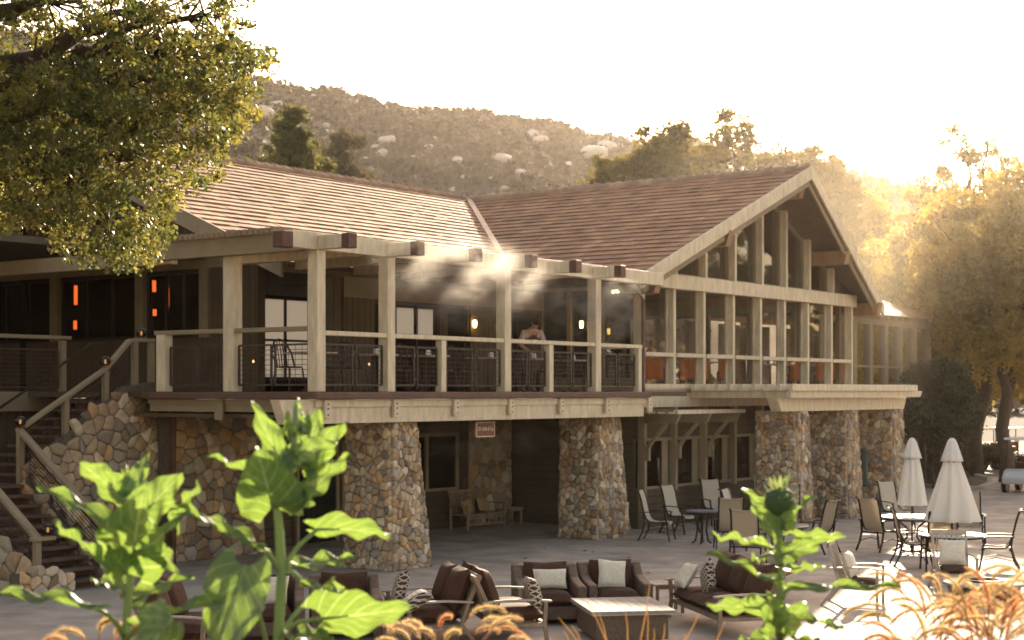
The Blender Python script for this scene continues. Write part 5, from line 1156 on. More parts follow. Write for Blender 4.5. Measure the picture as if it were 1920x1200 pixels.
for k in range(10): a = k * .628 + .2; mb = MB(); mb.lathe([(.001, -.045), (.045, 0), (.04, .04), (.001, .07)], (.54 * math.cos(a), .54 * math.sin(a), 0), 8); mb.build('bulb', M['bulb'], ch, smooth=True)
for p, lab in (((9.95, 4.12, 5.05), 'small yellow wall sconce on the siding behind the deck'), ((12.8, 2.9, 5.1), 'small yellow wall sconce beside the last deck post')):
    mb = MB(); mb.lathe([(.03, -.08), (.05, -.02), (.05, .08), (.03, .1)], n=10); tag(mb.build('wall_sconce', M['bulb'], None, smooth=True, loc=p), lab, 'wall lamp')

# ------------------------------------------------------------------ PEOPLE
def skin_obj(name, pts, edges, rad, m, parent, root=0, sub=2):
    me = bpy.data.meshes.new(name); me.from_pydata([tuple(p) for p in pts], edges, []); o = bpy.data.objects.new(name, me); C.objects.link(o); o.parent = parent
    o.modifiers.new('skin', 'SKIN').use_smooth_shade = True
    sv = me.skin_vertices[0].data
    for i, r_ in enumerate(rad): sv[i].radius = r_ if isinstance(r_, tuple) else (r_, r_); sv[i].use_root = (i == root)
    ss = o.modifiers.new('sub', 'SUBSURF'); ss.levels = ss.render_levels = sub; me.materials.append(m); return o
def person(label, loc, rz, J, shirt, trousers, hair, extra=None, cap=None, sit=False, group=None):
    t = thing('person', label, 'person', loc, rz, group); pts = []; rad = []; ed = []; ix = {}
    def add(n, p, r_, to=None):
        ix[n] = len(pts); pts.append(Vector(p)); rad.append(r_)
        if to is not None: ed.append((ix[to], ix[n]))
    add('pel', J['pel'], (.15, .11)); add('waist', J['waist'], (.135, .10), 'pel'); add('chest', J['chest'], (.165, .115), 'waist'); add('up', J['up'], (.13, .09), 'chest'); add('neck', J['neck'], .055, 'up')
    h = Vector(J['head']); n = Vector(J['neck']); dn = (h - n).normalized()
    add('jaw', n.lerp(h, .5) + Vector(J['face']) * .02, (.058, .066), 'neck'); add('skull', h, (.076, .092), 'jaw'); add('crown', h + dn * .06, (.06, .07), 'skull')
    for s in 'LR':
        add('sh' + s, J['sh' + s], .062, 'up'); add('el' + s, J['el' + s], .045, 'sh' + s); add('wr' + s, J['wr' + s], .028, 'el' + s)
        w = Vector(J['wr' + s]); d = (w - Vector(J['el' + s])).normalized(); add('pa' + s, w + d * .07, (.038, .02), 'wr' + s)
        sd_ = d.cross(Vector((0, 1, .2))).normalized()
        for k, (off, L) in enumerate(((-.027, .062), (-.009, .075), (.009, .07), (.026, .055))):
            b = w + d * .10 + sd_ * off; add(f'f{s}{k}', b, .0095, 'pa' + s); add(f'g{s}{k}', b + d * L * .6 + Vector(J['face']) * .012, .0085, f'f{s}{k}'); add(f'h{s}{k}', b + d * L + Vector(J['face']) * .03, .007, f'g{s}{k}')
        tb_ = w + d * .04 + sd_ * (.04 if s == 'L' else -.04); add('t' + s, tb_, .011, 'pa' + s); add('u' + s, tb_ + d * .04 + Vector(J['face']) * .02, .009, 't' + s)
        add('hip' + s, J['hip' + s], .095, 'pel'); add('kn' + s, J['kn' + s], .06, 'hip' + s); add('an' + s, J['an' + s], .038, 'kn' + s); add('to' + s, Vector(J['an' + s]) + Vector((0, -.16, -.05)), (.036, .03), 'an' + s)
    skin_obj('body', pts, ed, rad, M['skin'], t, 0, 2)
    def cloth(name, names, links, f, m, ext=None):
        P_ = [Vector(J[k]) for k in names]; ixx = {k: i for i, k in enumerate(names)}; R_ = []
        for k in names: q = rad[ix[k]]; R_.append((q[0] * f + .008, q[1] * f + .01) if isinstance(q, tuple) else q * f + .01)
        return skin_obj(name, P_, [(ixx[a], ixx[b]) for a, b in links], R_, m, t, 0, 2)
    cloth('shirt', ['pel', 'waist', 'chest', 'up', 'shL', 'elL', 'shR', 'elR'], [('pel', 'waist'), ('waist', 'chest'), ('chest', 'up'), ('up', 'shL'), ('shL', 'elL'), ('up', 'shR'), ('shR', 'elR')], 1.1, shirt)
    cloth('trousers', ['pel', 'hipL', 'knL', 'anL', 'hipR', 'knR', 'anR'], [('pel', 'hipL'), ('hipL', 'knL'), ('knL', 'anL'), ('pel', 'hipR'), ('hipR', 'knR'), ('knR', 'anR')], 1.12, trousers)
    f = Vector(J['face']).normalized(); mb = MB(); up = (dn - f * dn.dot(f)).normalized(); sx = f.cross(up)
    c = h + dn * .02; vv = []; n1, n2 = 8, 14
    for i in range(n1 + 1):
        a = math.pi * .62 * i / n1
        for j in range(n2):
            b = 2 * math.pi * j / n2; d = up * math.cos(a) - f * math.sin(a) * math.cos(b) + sx * math.sin(a) * math.sin(b)
            k = 1.0 if math.cos(b) > -.35 or a < .9 else .80
            vv.append(c + Vector((d.x * .098, d.y * .108, d.z * .118)) * k * (1 + .03 * math.sin(7 * b + 5 * a)))
    mb.add(vv, [(i * n2 + j, (i + 1) * n2 + j, (i + 1) * n2 + (j + 1) % n2, i * n2 + (j + 1) % n2) for i in range(n1) for j in range(n2)]); mb.build('cap' if cap else 'hair', cap or hair, t, smooth=True)
    mb = MB(); e = h + f * .082 + up * .0
    mb.tube([h + f * .075 + up * .015, h + f * .112 - up * .03, h + f * .085 - up * .035], [.008, .016, .008], 6); mb.build('nose', M['skin'], t, smooth=True)
    for s in (-1, 1):
        mb = MB(); mb.pillow(h + f * .083 + up * .012 + sx * s * .032, .024, .012, .012, sx, up, 4); mb.build('eye', M['darkmet'], t, smooth=True); mb = MB(); mb.pillow(h + sx * s * .086 - up * .01, .014, .05, .03, f, up, 4); mb.build('ear', M['skin'], t, smooth=True)
    mb = MB(); mb.pillow(h + f * .085 - up * .06, .045, .012, .012, sx, up, 4); mb.build('mouth', mat('lips', (.30, .10, .08), .5, .1, 5), t, smooth=True)
    if extra: extra(t)
    return t
cl = lambda n, c: mat(n, c, .85, .15, 12)
Jw = dict(pel=(0, .12, .93), waist=(0, .06, 1.06), chest=(0, -.06, 1.25), up=(0, -.15, 1.38), neck=(.0, -.20, 1.455), head=(.03, -.275, 1.56), face=(.15, -.9, -.45),
          shL=(.20, -.14, 1.36), elL=(.29, -.20, 1.08), wrL=(.22, -.40, .92), shR=(-.20, -.12, 1.36), elR=(-.31, -.14, 1.09), wrR=(-.16, -.38, .90),
          hipL=(.09, .13, .88), knL=(.11, .06, .48), anL=(.12, .12, .07), hipR=(-.09, .13, .88), knR=(-.12, .08, .48), anR=(-.13, .14, .07))
def apron(t):
    mb = MB(); mb.path([(0, -.185, 1.22), (0, -.13, 1.08), (0, -.06, .95), (0, -.03, .7), (0, -.02, .45)], .30, .012, up=(0, 1, 0)); ap = mb
    vv = []
    for z, y, w in ((1.30, -.215, .12), (1.18, -.20, .17), (1.06, -.105, .19), (.95, -.05, .21), (.7, -.03, .23), (.45, -.03, .24)):
        for k in range(7): s = k / 3 - 1; vv.append((s * w, y + .05 * s * s - .01, z))
    mb = MB(); mb.add(vv, [(i * 7 + k, i * 7 + k + 1, (i + 1) * 7 + k + 1, (i + 1) * 7 + k) for i in range(5) for k in range(6)]); mb.build('apron', cl('apron_cloth', (.10, .065, .06)), t, smooth=True)
    mb = MB(); mb.path([(-.05, -.20, 1.42), (-.03, -.25, 1.3), (.03, -.24, 1.2), (.06, -.25, 1.3), (.05, -.20, 1.42)], .012, .004); lb = mb.build('lanyard', M['darkmet'], t); mb = MB(); mb.box(-.01, .07, -.262, -.252, 1.13, 1.19); mb.build('badge', M['white'], lb)
    mb = MB(); mb.pillow((.2, -.46, .84), .16, .12, .05, (1, 0, 0), (0, -.5, 1), 5); mb.build('blue_cloth', cl('blue_cloth', (.14, .22, .42)), t, smooth=True)
person('dark-haired waiter in a pale shirt and dark apron bending over a deck table', (8.95, 1.75, 3.405), cdir(.35, -.9), Jw, cl('lilac_shirt', (.52, .42, .40)), cl('dark_trousers', (.03, .025, .03)), cl('dark_hair', (.025, .016, .012)), apron)
Js = dict(pel=(0, .1, .52), waist=(0, .1, .66), chest=(0, .07, .86), up=(0, .04, 1.0), neck=(0, .03, 1.08), head=(0, -.01, 1.20), face=(0, -1, -.1),
          shL=(.18, .04, .98), elL=(.24, -.08, .74), wrL=(.12, -.30, .78), shR=(-.18, .04, .98), elR=(-.24, -.08, .74), wrR=(-.1, -.32, .80),
          hipL=(.09, .06, .50), knL=(.10, -.34, .50), anL=(.10, -.34, .08), hipR=(-.09, .06, .50), knR=(-.10, -.34, .50), anR=(-.10, -.34, .08))
def pl(u, b): t_ = (u - 960) / 2975; return (t_ * (28.2 + b * .5908) + 3.46 + b * .8068) / (.5908 - t_ * .8068)
person('fair-haired seated guest in a cream top behind the first glass pane', (pl(1222, 2.6), 2.6, 3.5), cdir(.9, .3), Js, cl('cream_top', (.55, .48, .38)), cl('jeans', (.06, .07, .12)), cl('fair_hair', (.38, .25, .12)))
Jc = {k: tuple(Vector(v_) * .94) for k, v_ in Js.items()}
person('seated guest in a white cap and lilac shirt behind the first glass pane', (pl(1243, 2.5), 2.5, 3.5), cdir(.2, .95), Jc, cl('lilac_top', (.42, .40, .58)), cl('dark_shorts', (.03, .03, .05)), cl('brown_hair', (.05, .03, .02)), None, cl('white_cap', (.75, .73, .76)))

# ------------------------------------------------------------------ FOREGROUND PLANTS (beside the viewer)
def sun_mat():
    m, n, l, p = nodes('big_leaf'); p.inputs['Roughness'].default_value = .42; p.inputs['Specular IOR Level'].default_value = .5
    uv = n.new('ShaderNodeUVMap'); sp = n.new('ShaderNodeSeparateXYZ'); l.new(uv.outputs[0], sp.inputs[0])
    def mth(op, a, b=None):
        x = n.new('ShaderNodeMath'); x.operation = op
        for i, q in enumerate((a, b)):
            if q is None: continue
            if isinstance(q, (int, float)): x.inputs[i].default_value = q
            else: l.new(q, x.inputs[i])
        return x.outputs[0]
    at_ = mth('ABSOLUTE', sp.outputs[0]); side = mth('SUBTRACT', sp.outputs[1], mth('MULTIPLY', at_, .42)); fr = mth('PINGPONG', mth('MULTIPLY', side, 5.5), .5)
    vein = mth('LESS_THAN', fr, .045); mid = mth('LESS_THAN', at_, .035); v = mth('MAXIMUM', vein, mid)
    no = n.new('ShaderNodeTexNoise'); no.inputs['Scale'].default_value = 6; l.new(uv.outputs[0], no.inputs[0])
    def mixc(f, a, b):
        x = n.new('ShaderNodeMix'); x.data_type = 'RGBA'
        if isinstance(f, (int, float)): x.inputs[0].default_value = f
        else: l.new(f, x.inputs[0])
        for i, q in ((6, a), (7, b)):
            if isinstance(q, tuple): x.inputs[i].default_value = (*q, 1)
            else: l.new(q, x.inputs[i])
        return x.outputs[2]
    base = mixc(v, mixc(no.outputs[0], (.045, .10, .045), (.11, .185, .10)), (.21, .28, .16)); tr = mixc(v, mixc(no.outputs[0], (.11, .21, .025), (.29, .41, .07)), (.40, .50, .17))
    t = n.new('ShaderNodeBsdfTranslucent'); l.new(tr, t.inputs[0]); l.new(base, p.inputs['Base Color']); ms = n.new('ShaderNodeMixShader'); ms.inputs[0].default_value = .52
    bp = n.new('ShaderNodeBump'); bp.inputs['Strength'].default_value = .5; bp.inputs['Distance'].default_value = .004; l.new(fr, bp.inputs['Height']); l.new(bp.outputs[0], p.inputs['Normal'])
    l.new(p.outputs[0], ms.inputs[1]); l.new(t.outputs[0], ms.inputs[2]); l.new(ms.outputs[0], n['Material Output'].inputs[0]); return m
M['bigleaf'] = sun_mat(); M['stalk'] = leaf_mat('green_stalk', (.22, .30, .12), .25, (.40, .48, .16), .5, vcol=False)
def big_leaf(parent, org, base, tip, width, hint, droop, cup, att, seed):
    rnd = random.Random(seed); b = Vector(base) - org; e = Vector(tip) - org; L = (e - b).length; d = (e - b).normalized(); nrm = Vector(hint).normalized(); nrm = (nrm - d * nrm.dot(d)).normalized(); w = nrm.cross(d)
    NS, NT = 16, 12; vv = []; uvs = []; ph = rnd.uniform(0, 6); tw = rnd.uniform(-.25, .25)
    for i in range(NS + 1):
        s = i / NS; half = width / 2 * (math.sin(math.pi * min(1, s * .96 + .04) ** .62) ** .8) * (1 - .12 * s)
        for j in range(NT + 1):
            t = 2 * j / NT - 1; ser = 1 + .035 * math.sin(i * 2.4 + ph) * abs(t) ** 4
            back = -.20 * L * t * t * (1 - s) ** 3; z = cup * abs(t) ** 1.6 * half - droop * L * s * s + .05 * width * math.sin(5.5 * s + ph + 1.2 * t) * abs(t) + .012 * math.sin(16 * s + 3 * t + ph) * abs(t) + tw * t * half * s
            vv.append(b + d * (s * L * 1.0 + back) + w * (t * half * ser) + nrm * z); uvs.append((t, s))
    ff = [(i * (NT + 1) + j, (i + 1) * (NT + 1) + j, (i + 1) * (NT + 1) + j + 1, i * (NT + 1) + j + 1) for i in range(NS) for j in range(NT)]
    mb = MB(); mb.add(vv, ff); o = mb.build('leaf', M['bigleaf'], parent, smooth=True); ul = o.data.uv_layers.new(name='UVMap')
    for lp in o.data.loops: ul.data[lp.index].uv = uvs[lp.vertex_index]
    a = Vector(att) - org; mb = MB(); m_ = a.lerp(b, .5) + Vector((0, 0, .02)); mb.tube([a, a.lerp(m_, .5) + Vector((0, 0, .008)), m_, m_.lerp(b, .6), b, b + d * L * .3 - nrm * droop * L * .09], [.008, .0065, .006, .0055, .005, .002], 7); mb.build('petiole', M['stalk'], o, smooth=True)
def plant(label, stem_px, leaves, D0, r0, seed, bud=None):
    base = at(stem_px[0][0], 735, D0); base.z = 1.7; t = thing('sunflower_plant', label, 'plant', base, 0, 'young sunflower plants beside the viewer'); org = Vector(base)
    S_ = [at(u, v, D) for u, v, D in stem_px]; pts = [Vector((0, 0, -.02))] + [p - org for p in S_]; mb = MB(); n = len(pts); mb.tube(pts, [r0 * 1.1] + [r0 * (1 - .55 * i / (n - 1)) for i in range(1, n)], 10); mb.build('stem', M['stalk'], t, smooth=True)
    for k, (bu, bv, bd, tu, tv, td, wpx, hint, droop, cup, av) in enumerate(leaves):
        b = at(bu, bv, bd); e = at(tu, tv, td); w = .92 * wpx / 2975 * (bd + td) / 2
        H = {'f': -FWD + Vector((0, 0, .35)), 'b': FWD + Vector((0, 0, .6)), 'u': Vector((0, 0, 1)) - FWD * .30, 'U': Vector((0, 0, 1)) - FWD * .08, 'l': -RGT * .6 - FWD * .8 + Vector((0, 0, .3)), 'r': RGT * .6 - FWD * .8 + Vector((0, 0, .3)), 'd': FWD * .75 + Vector((0, 0, .55)), 'q': FWD * .35 + Vector((0, 0, .9))}[hint]
        a = min(S_, key=lambda q: abs(q.z - at(bu, av, D0).z)); big_leaf(t, org, b, e, w, H, droop, cup, a, seed * 50 + k)
    if bud:
        u, v, D, rr = bud; c = at(u, v, D) - org; mb = MB(); rnd = random.Random(seed)
        mb.lathe([(.004, -rr), (rr * .8, -rr * .7), (rr, 0), (rr * .85, rr * .6), (rr * .3, rr * .95)], c, 14); bo = mb.build('bud', mat('bud_green', (.05, .085, .03), .6, .3, 30, .5, 60), t, smooth=True); mb = MB()
        for k in range(26):
            a = rnd.uniform(0, 6.28); e_ = rnd.uniform(-.2, 1.3); d = Vector((math.cos(a) * math.cos(e_), math.sin(a) * math.cos(e_), math.sin(e_))); p0 = c + d * rr * .8; L = rr * rnd.uniform(.7, 1.5); L *= .7; tipp = p0 + d * L + Vector((0, 0, L * .3)); sd2 = d.cross(Vector((0, 0, 1))).normalized() * rr * .17
            mb.add([p0 - sd2, p0 + sd2, p0.lerp(tipp, .6) + sd2 * .7 + d * .004, tipp, p0.lerp(tipp, .6) - sd2 * .7 + d * .004], [(0, 1, 2, 3, 4)])
        mb.build('sepals', M['stalk'], bo)
    return t
plant('tall sunflower plant with thick green stem in front of the nearest stone pier', [(520, 1300, 4.0), (522, 1200, 4.0), (528, 1080, 4.0), (524, 1000, 4.0), (520, 950, 4.0), (535, 900, 4.02), (548, 860, 4.02), (553, 800, 4.02), (556, 760, 4.02)], [
    (528, 872, 4.0, 478, 754, 4.05, 62, 'b', .1, .25, 880), (560, 808, 4.03, 558, 744, 4.05, 26, 'b', .0, .4, 820), (546, 815, 4.0, 538, 770, 3.97, 26, 'f', .0, .4, 820), (572, 812, 4.05, 578, 768, 4.1, 26, 'b', .0, .4, 820), (566, 880, 4.06, 598, 768, 4.14, 82, 'b', .0, .25, 880), (580, 868, 4.05, 648, 790, 4.1, 66, 'b', .1, .3, 880),
    (558, 850, 3.98, 606, 826, 3.88, 58, 'f', .25, .1, 870), (592, 870, 4.1, 604, 902, 4.2, 70, 'b', .2, .2, 900), (506, 905, 4.0, 396, 842, 4.0, 44, 'q', .12, .3, 920), (512, 952, 3.98, 480, 832, 3.86, 138, 'f', -.05, .18, 960), (570, 935, 4.0, 650, 846, 4.0, 62, 'l', .12, .25, 940),
    (560, 945, 4.03, 582, 920, 3.9, 60, 'f', .2, .2, 950), (596, 992, 4.0, 736, 990, 3.98, 62, 'd', .14, .45, 1070), (560, 1062, 4.1, 664, 1046, 4.15, 78, 'u', .0, .2, 1075), (575, 1098, 4.0, 660, 1104, 4.0, 40, 'U', .2, .3, 1120),
    (604, 1160, 3.85, 772, 1142, 3.75, 122, 'b', .0, .22, 1200), (478, 1020, 3.95, 366, 958, 3.9, 50, 'u', .02, .25, 1130), (458, 1062, 3.7, 402, 1240, 3.55, 140, 'b', .05, .18, 1250), (560, 1190, 3.9, 630, 1206, 3.8, 70, 'u', .1, .3, 1250), (612, 1100, 4.2, 640, 1150, 4.15, 60, 'b', .0, .3, 1180)], 4.0, .0155, 1)
plant('bushy sunflower plant with broad leaves at the lower left', [(236, 1320, 3.9), (236, 1200, 3.9), (240, 1120, 3.9), (246, 1060, 3.9), (250, 1000, 3.92), (252, 960, 3.92), (252, 930, 3.92)], [
    (232, 938, 3.9, 152, 862, 3.92, 84, 'b', .08, .3, 950), (244, 925, 3.9, 279, 850, 3.98, 46, 'b', .0, .4, 940), (240, 930, 3.95, 236, 872, 4.0, 34, 'b', .0, .4, 930), (268, 965, 3.9, 340, 886, 3.95, 84, 'b', .06, .3, 970), (256, 965, 3.88, 268, 910, 3.8, 60, 'f', .1, .3, 960), (222, 992, 3.9, 73, 900, 3.95, 52, 'u', .06, .3, 1000),
    (248, 1052, 3.86, 262, 930, 3.72, 160, 'f', .06, .2, 1060), (182, 1048, 3.85, 108, 975, 3.85, 60, 'q', .1, .4, 1100), (330, 985, 3.9, 374, 902, 3.92, 44, 'l', .0, .3, 1050), (350, 960, 3.9, 500, 1022, 3.8, 50, 'q', .05, .2, 1040), (168, 1135, 3.8, -30, 1098, 3.7, 52, 'u', .08, .3, 1180), (246, 1128, 4.0, 362, 1076, 4.05, 82, 'u', .0, .25, 1140),
    (238, 1075, 3.85, 200, 1020, 3.75, 74, 'f', .0, .2, 1080), (225, 1100, 3.95, 170, 1085, 4.0, 60, 'u', .0, .3, 1110), (395, 1128, 3.6, 240, 1166, 3.5, 84, 'q', .04, .25, 1230), (322, 1160, 3.5, 250, 1250, 3.4, 120, 'b', .0, .3, 1230), (288, 1010, 3.88, 330, 1075, 3.8, 52, 'l', .0, .3, 1060)], 3.9, .014, 2)
plant('sunflower plant with a spiky closed flower head right of the coffee table', [(1462, 1320, 4.3), (1462, 1200, 4.3), (1462, 1130, 4.3), (1464, 1060, 4.3), (1462, 1010, 4.3), (1460, 965, 4.3)], [
    (1446, 962, 4.3, 1393, 914, 4.32, 26, 'b', .0, .3, 970), (1472, 978, 4.3, 1526, 928, 4.32, 30, 'q', .0, .4, 980), (1462, 1004, 4.25, 1416, 950, 4.15, 46, 'f', .05, .2, 1005), (1470, 990, 4.25, 1492, 950, 4.2, 40, 'f', .0, .2, 990), (1434, 1024, 4.3, 1336, 994, 4.3, 36, 'q', .1, .3, 1040), (1496, 1010, 4.3, 1586, 1002, 4.3, 38, 'd', .1, .35, 1045),
    (1466, 1040, 4.2, 1546, 1012, 4.1, 46, 'f', .1, .25, 1045), (1450, 1088, 4.25, 1328, 1030, 4.2, 42, 'u', .05, .3, 1100), (1484, 1066, 4.35, 1546, 1062, 4.4, 24, 'b', .0, .3, 1090), (1425, 1045, 4.35, 1412, 1052, 4.45, 30, 'b', .0, .3, 1060), (1424, 1140, 4.25, 1324, 1132, 4.2, 56, 'b', .05, .25, 1150),
    (1460, 1185, 4.2, 1440, 1110, 4.1, 78, 'f', .05, .2, 1190), (1466, 1172, 4.15, 1512, 1130, 4.05, 60, 'f', .0, .25, 1180), (1500, 1104, 4.3, 1690, 1096, 4.25, 34, 'u', .02, .35, 1130), (1492, 1160, 4.3, 1582, 1172, 4.2, 34, 'u', .05, .3, 1170), (1500, 1205, 4.2, 1600, 1215, 4.1, 50, 'q', .0, .3, 1220), (1440, 1200, 4.25, 1370, 1212, 4.2, 50, 'u', .0, .3, 1220)], 4.3, .011, 3, bud=(1462, 940, 4.3, .042))
# fountain grass
M['plume'] = leaf_mat('grass_plume', (.62, .50, .32), .6, (.82, .66, .40), .6); M['blade'] = leaf_mat('dry_grass_blade', (.20, .10, .05), .35, (.45, .24, .09), .6)
def grass_clump(label, bu, bd, plumes, seed, nbl=70, spread=.25, fuzz=.0125):
    base = at(bu, 735, bd); base.z = 1.68; t = thing('fountain_grass', label, 'grass clump', base, 0, 'golden fountain grass clumps'); rnd = random.Random(seed); stems = MB(); stems.setcol((1.3, 1.1, .9)); org = Vector(base)
    for (u, v, dx, dy, L, c) in plumes:
        L *= .88          # start of plume, direction in the picture sense (right, up), length m
        D = bd + rnd.uniform(-.35, .35); p0 = at(u, v, D) - org; root = Vector((rnd.uniform(-spread, spread) * .5, rnd.uniform(-spread, spread) * .5, 0))
        d0 = (RGT * dx + Vector((0, 0, dy)) + FWD * rnd.uniform(-.25, .25)).normalized(); pts = []; q = Vector(p0); d = d0.copy(); n = 12
        for k in range(n + 1): pts.append(q.copy()); q = q + d * (L / n); d = (d + Vector((0, 0, -.17 * rnd.uniform(.6, 1.3))) + RGT * (.04 if dx > 0 else -.04)).normalized()
        ctrl = p0 - d0 * (p0 - root).length * .45
        stems.tube([root * (1 - s) ** 2 + ctrl * 2 * s * (1 - s) + p0 * s * s for s in (0, .25, .5, .75, 1)], [.0022, .002, .0017, .0015, .0012], 4)
        mb = MB(); mb.tube(pts, [.0022] * n + [.0008], 4, (c[0] * .8, c[1] * .7, c[2] * .6)); m_ = 520
        for k in range(m_):
            f = rnd.random() * .995; i = min(n - 1, int(f * n)); g = f * n - i; pp = pts[i].lerp(pts[i + 1], g); dd = (pts[i + 1] - pts[i]).normalized(); a = rnd.uniform(0, 6.28); s1 = dd.cross(Vector((.3, .2, .9))).normalized(); s2 = dd.cross(s1); o_ = (s1 * math.cos(a) + s2 * math.sin(a))
            env = (min(1, f * 6 + .25)) * (min(1, (1 - f) * 4 + .2)); l_ = fuzz * env * rnd.uniform(.7, 1.35); tipp = pp + o_ * l_ + dd * l_ * 1.1; w = dd.cross(o_) * .0010
            k_ = rnd.uniform(.75, 1.2); mb.add([pp - w, pp + w, tipp], [(0, 1, 2)], (c[0] * k_, c[1] * k_, c[2] * k_))
        mb.build('plume', M['plume'], t)
    o = stems.build('stems', M['blade'], t); o['kind'] = 'stuff'; bl = MB()
    for k in range(nbl):
        a = rnd.uniform(0, 6.28); R_ = rnd.uniform(.15, .55); h = rnd.uniform(.6, 1.05); e = Vector((math.cos(a) * R_, math.sin(a) * R_, h)); root = Vector((rnd.uniform(-.1, .1), rnd.uniform(-.1, .1), 0)); c1 = Vector((e.x * .25, e.y * .25, h * .8)); w = Vector((-math.sin(a), math.cos(a), 0)) * .002
        pt = [root * (1 - s) ** 2 + c1 * 2 * s * (1 - s) + e * s * s for s in (0, .25, .5, .75, 1)]; vv = []
        for i, q in enumerate(pt): f = 1 - i / 4.3; vv += [q - w * f, q + w * f]
        kc = rnd.uniform(.6, 1.4); bl.add(vv, [(2 * i, 2 * i + 1, 2 * i + 3, 2 * i + 2) for i in range(4)], (kc, kc * rnd.uniform(.7, 1), kc * .8))
    o = bl.build('blades', M['blade'], t); o['kind'] = 'stuff'; return t
CO = [(1, .95, .9), (1.05, .88, .78), (1, 1, .8), (1, .7, .55), (1.1, 1.05, .95)]
rnd = random.Random(77)
def plm(n, u0, u1, v0, v1, cu):
    L = []
    for k in range(n):
        u = rnd.uniform(u0, u1); v = v0 + (v1 - v0) * rnd.random() ** .8; s = (u - cu) / max(60, (u1 - u0) / 2); s += rnd.uniform(-.5, .5); L.append((u, v, s * 1.1, rnd.uniform(.5, 1.2), rnd.uniform(.13, .20), rnd.choice(CO)))
    return L
grass_clump('golden fountain grass clump in front of the slatted profile chair', 1735, 4.7, [(1690, 1110, -.3, 1, .15, CO[0]), (1700, 1120, -.75, .9, .17, CO[4]), (1745, 1130, -.35, 1.1, .18, CO[1]), (1762, 1120, -.1, 1.2, .13, CO[0]), (1788, 1120, .1, 1.1, .12, CO[2]), (1740, 1150, -.9, .5, .16, CO[1])] + plm(24, 1660, 1800, 1125, 1215, 1735), 5, 150)
grass_clump('golden fountain grass clump at the lower right corner before the fire pit', 1872, 4.6, [(1810, 1125, .8, 1, .16, CO[3]), (1900, 1120, -.7, 1, .16, CO[0]), (1845, 1100, 1, .4, .17, CO[1]), (1920, 1090, -.5, 1.1, .16, CO[4]), (1835, 1130, 1.2, .4, .18, CO[3])] + plm(36, 1800, 1950, 1110, 1215, 1850), 6, 190)
grass_clump('sparser golden fountain grass in front of the love seats', 895, 4.8, [(878, 1158, .7, .9, .15, CO[2]), (900, 1170, .9, .8, .14, CO[2]), (915, 1190, .5, 1.1, .14, CO[4]), (930, 1180, 1, .45, .15, CO[3]), (950, 1200, .9, .5, .13, CO[0]), (890, 1190, .7, .9, .1, CO[1]), (788, 1200, -.35, 1, .12, CO[0]), (795, 1185, -.3, .7, .1, CO[0]), (740, 1190, -.4, .8, .13, CO[4]), (752, 1215, -.6, 1, .11, CO[2]), (770, 1205, -.4, 1, .11, CO[0]), (824, 1180, .1, 1.2, .08, CO[3]), (815, 1205, -.2, 1, .09, CO[4]), (835, 1205, .2, 1, .07, CO[2])], 7, 26)
grass_clump('few pale fountain grass heads beneath the left plant', 205, 4.4, [(160, 1200, -.6, .8, .12, CO[0]), (186, 1190, .1, 1, .07, CO[2]), (215, 1200, .2, 1.1, .1, CO[4]), (130, 1210, -.5, .7, .1, CO[1]), (225, 1188, .4, .8, .07, CO[3])], 8, 14)
base = at(1200, 735, 4.6); base.z = 1.68; t = thing('bare_grass_stalks', 'thin bare golden grass stalks crossing in front of the coffee table', 'grass clump', base); org = Vector(base)
for (u0, v0, u1, v1) in ((1140, 1210, 1100, 1125), (1138, 1205, 1122, 1146), (1177, 1205, 1172, 1142), (1200, 1205, 1219, 1092), (1214, 1205, 1213, 1130), (1085, 1205, 1046, 1157), (1090, 1205, 1072, 1172), (1225, 1205, 1226, 1178), (1242, 1205, 1246, 1170), (1282, 1205, 1311, 1149), (1340, 1205, 1360, 1164), (1280, 1205, 1285, 1186), (1068, 1205, 1056, 1182)):
    mb = MB(); mb.setcol((.9, .8, .6)); a = at(u0, v0, 4.6) - org; b = at(u1, v1, 4.6) - org; mb.tube([a * .12, a * .6 + Vector((0, 0, .0)), a, a.lerp(b, .5) + RGT * .003, b], [.002, .002, .0018, .0014, .0008], 5); mb.build('stalk', M['plume'], t)

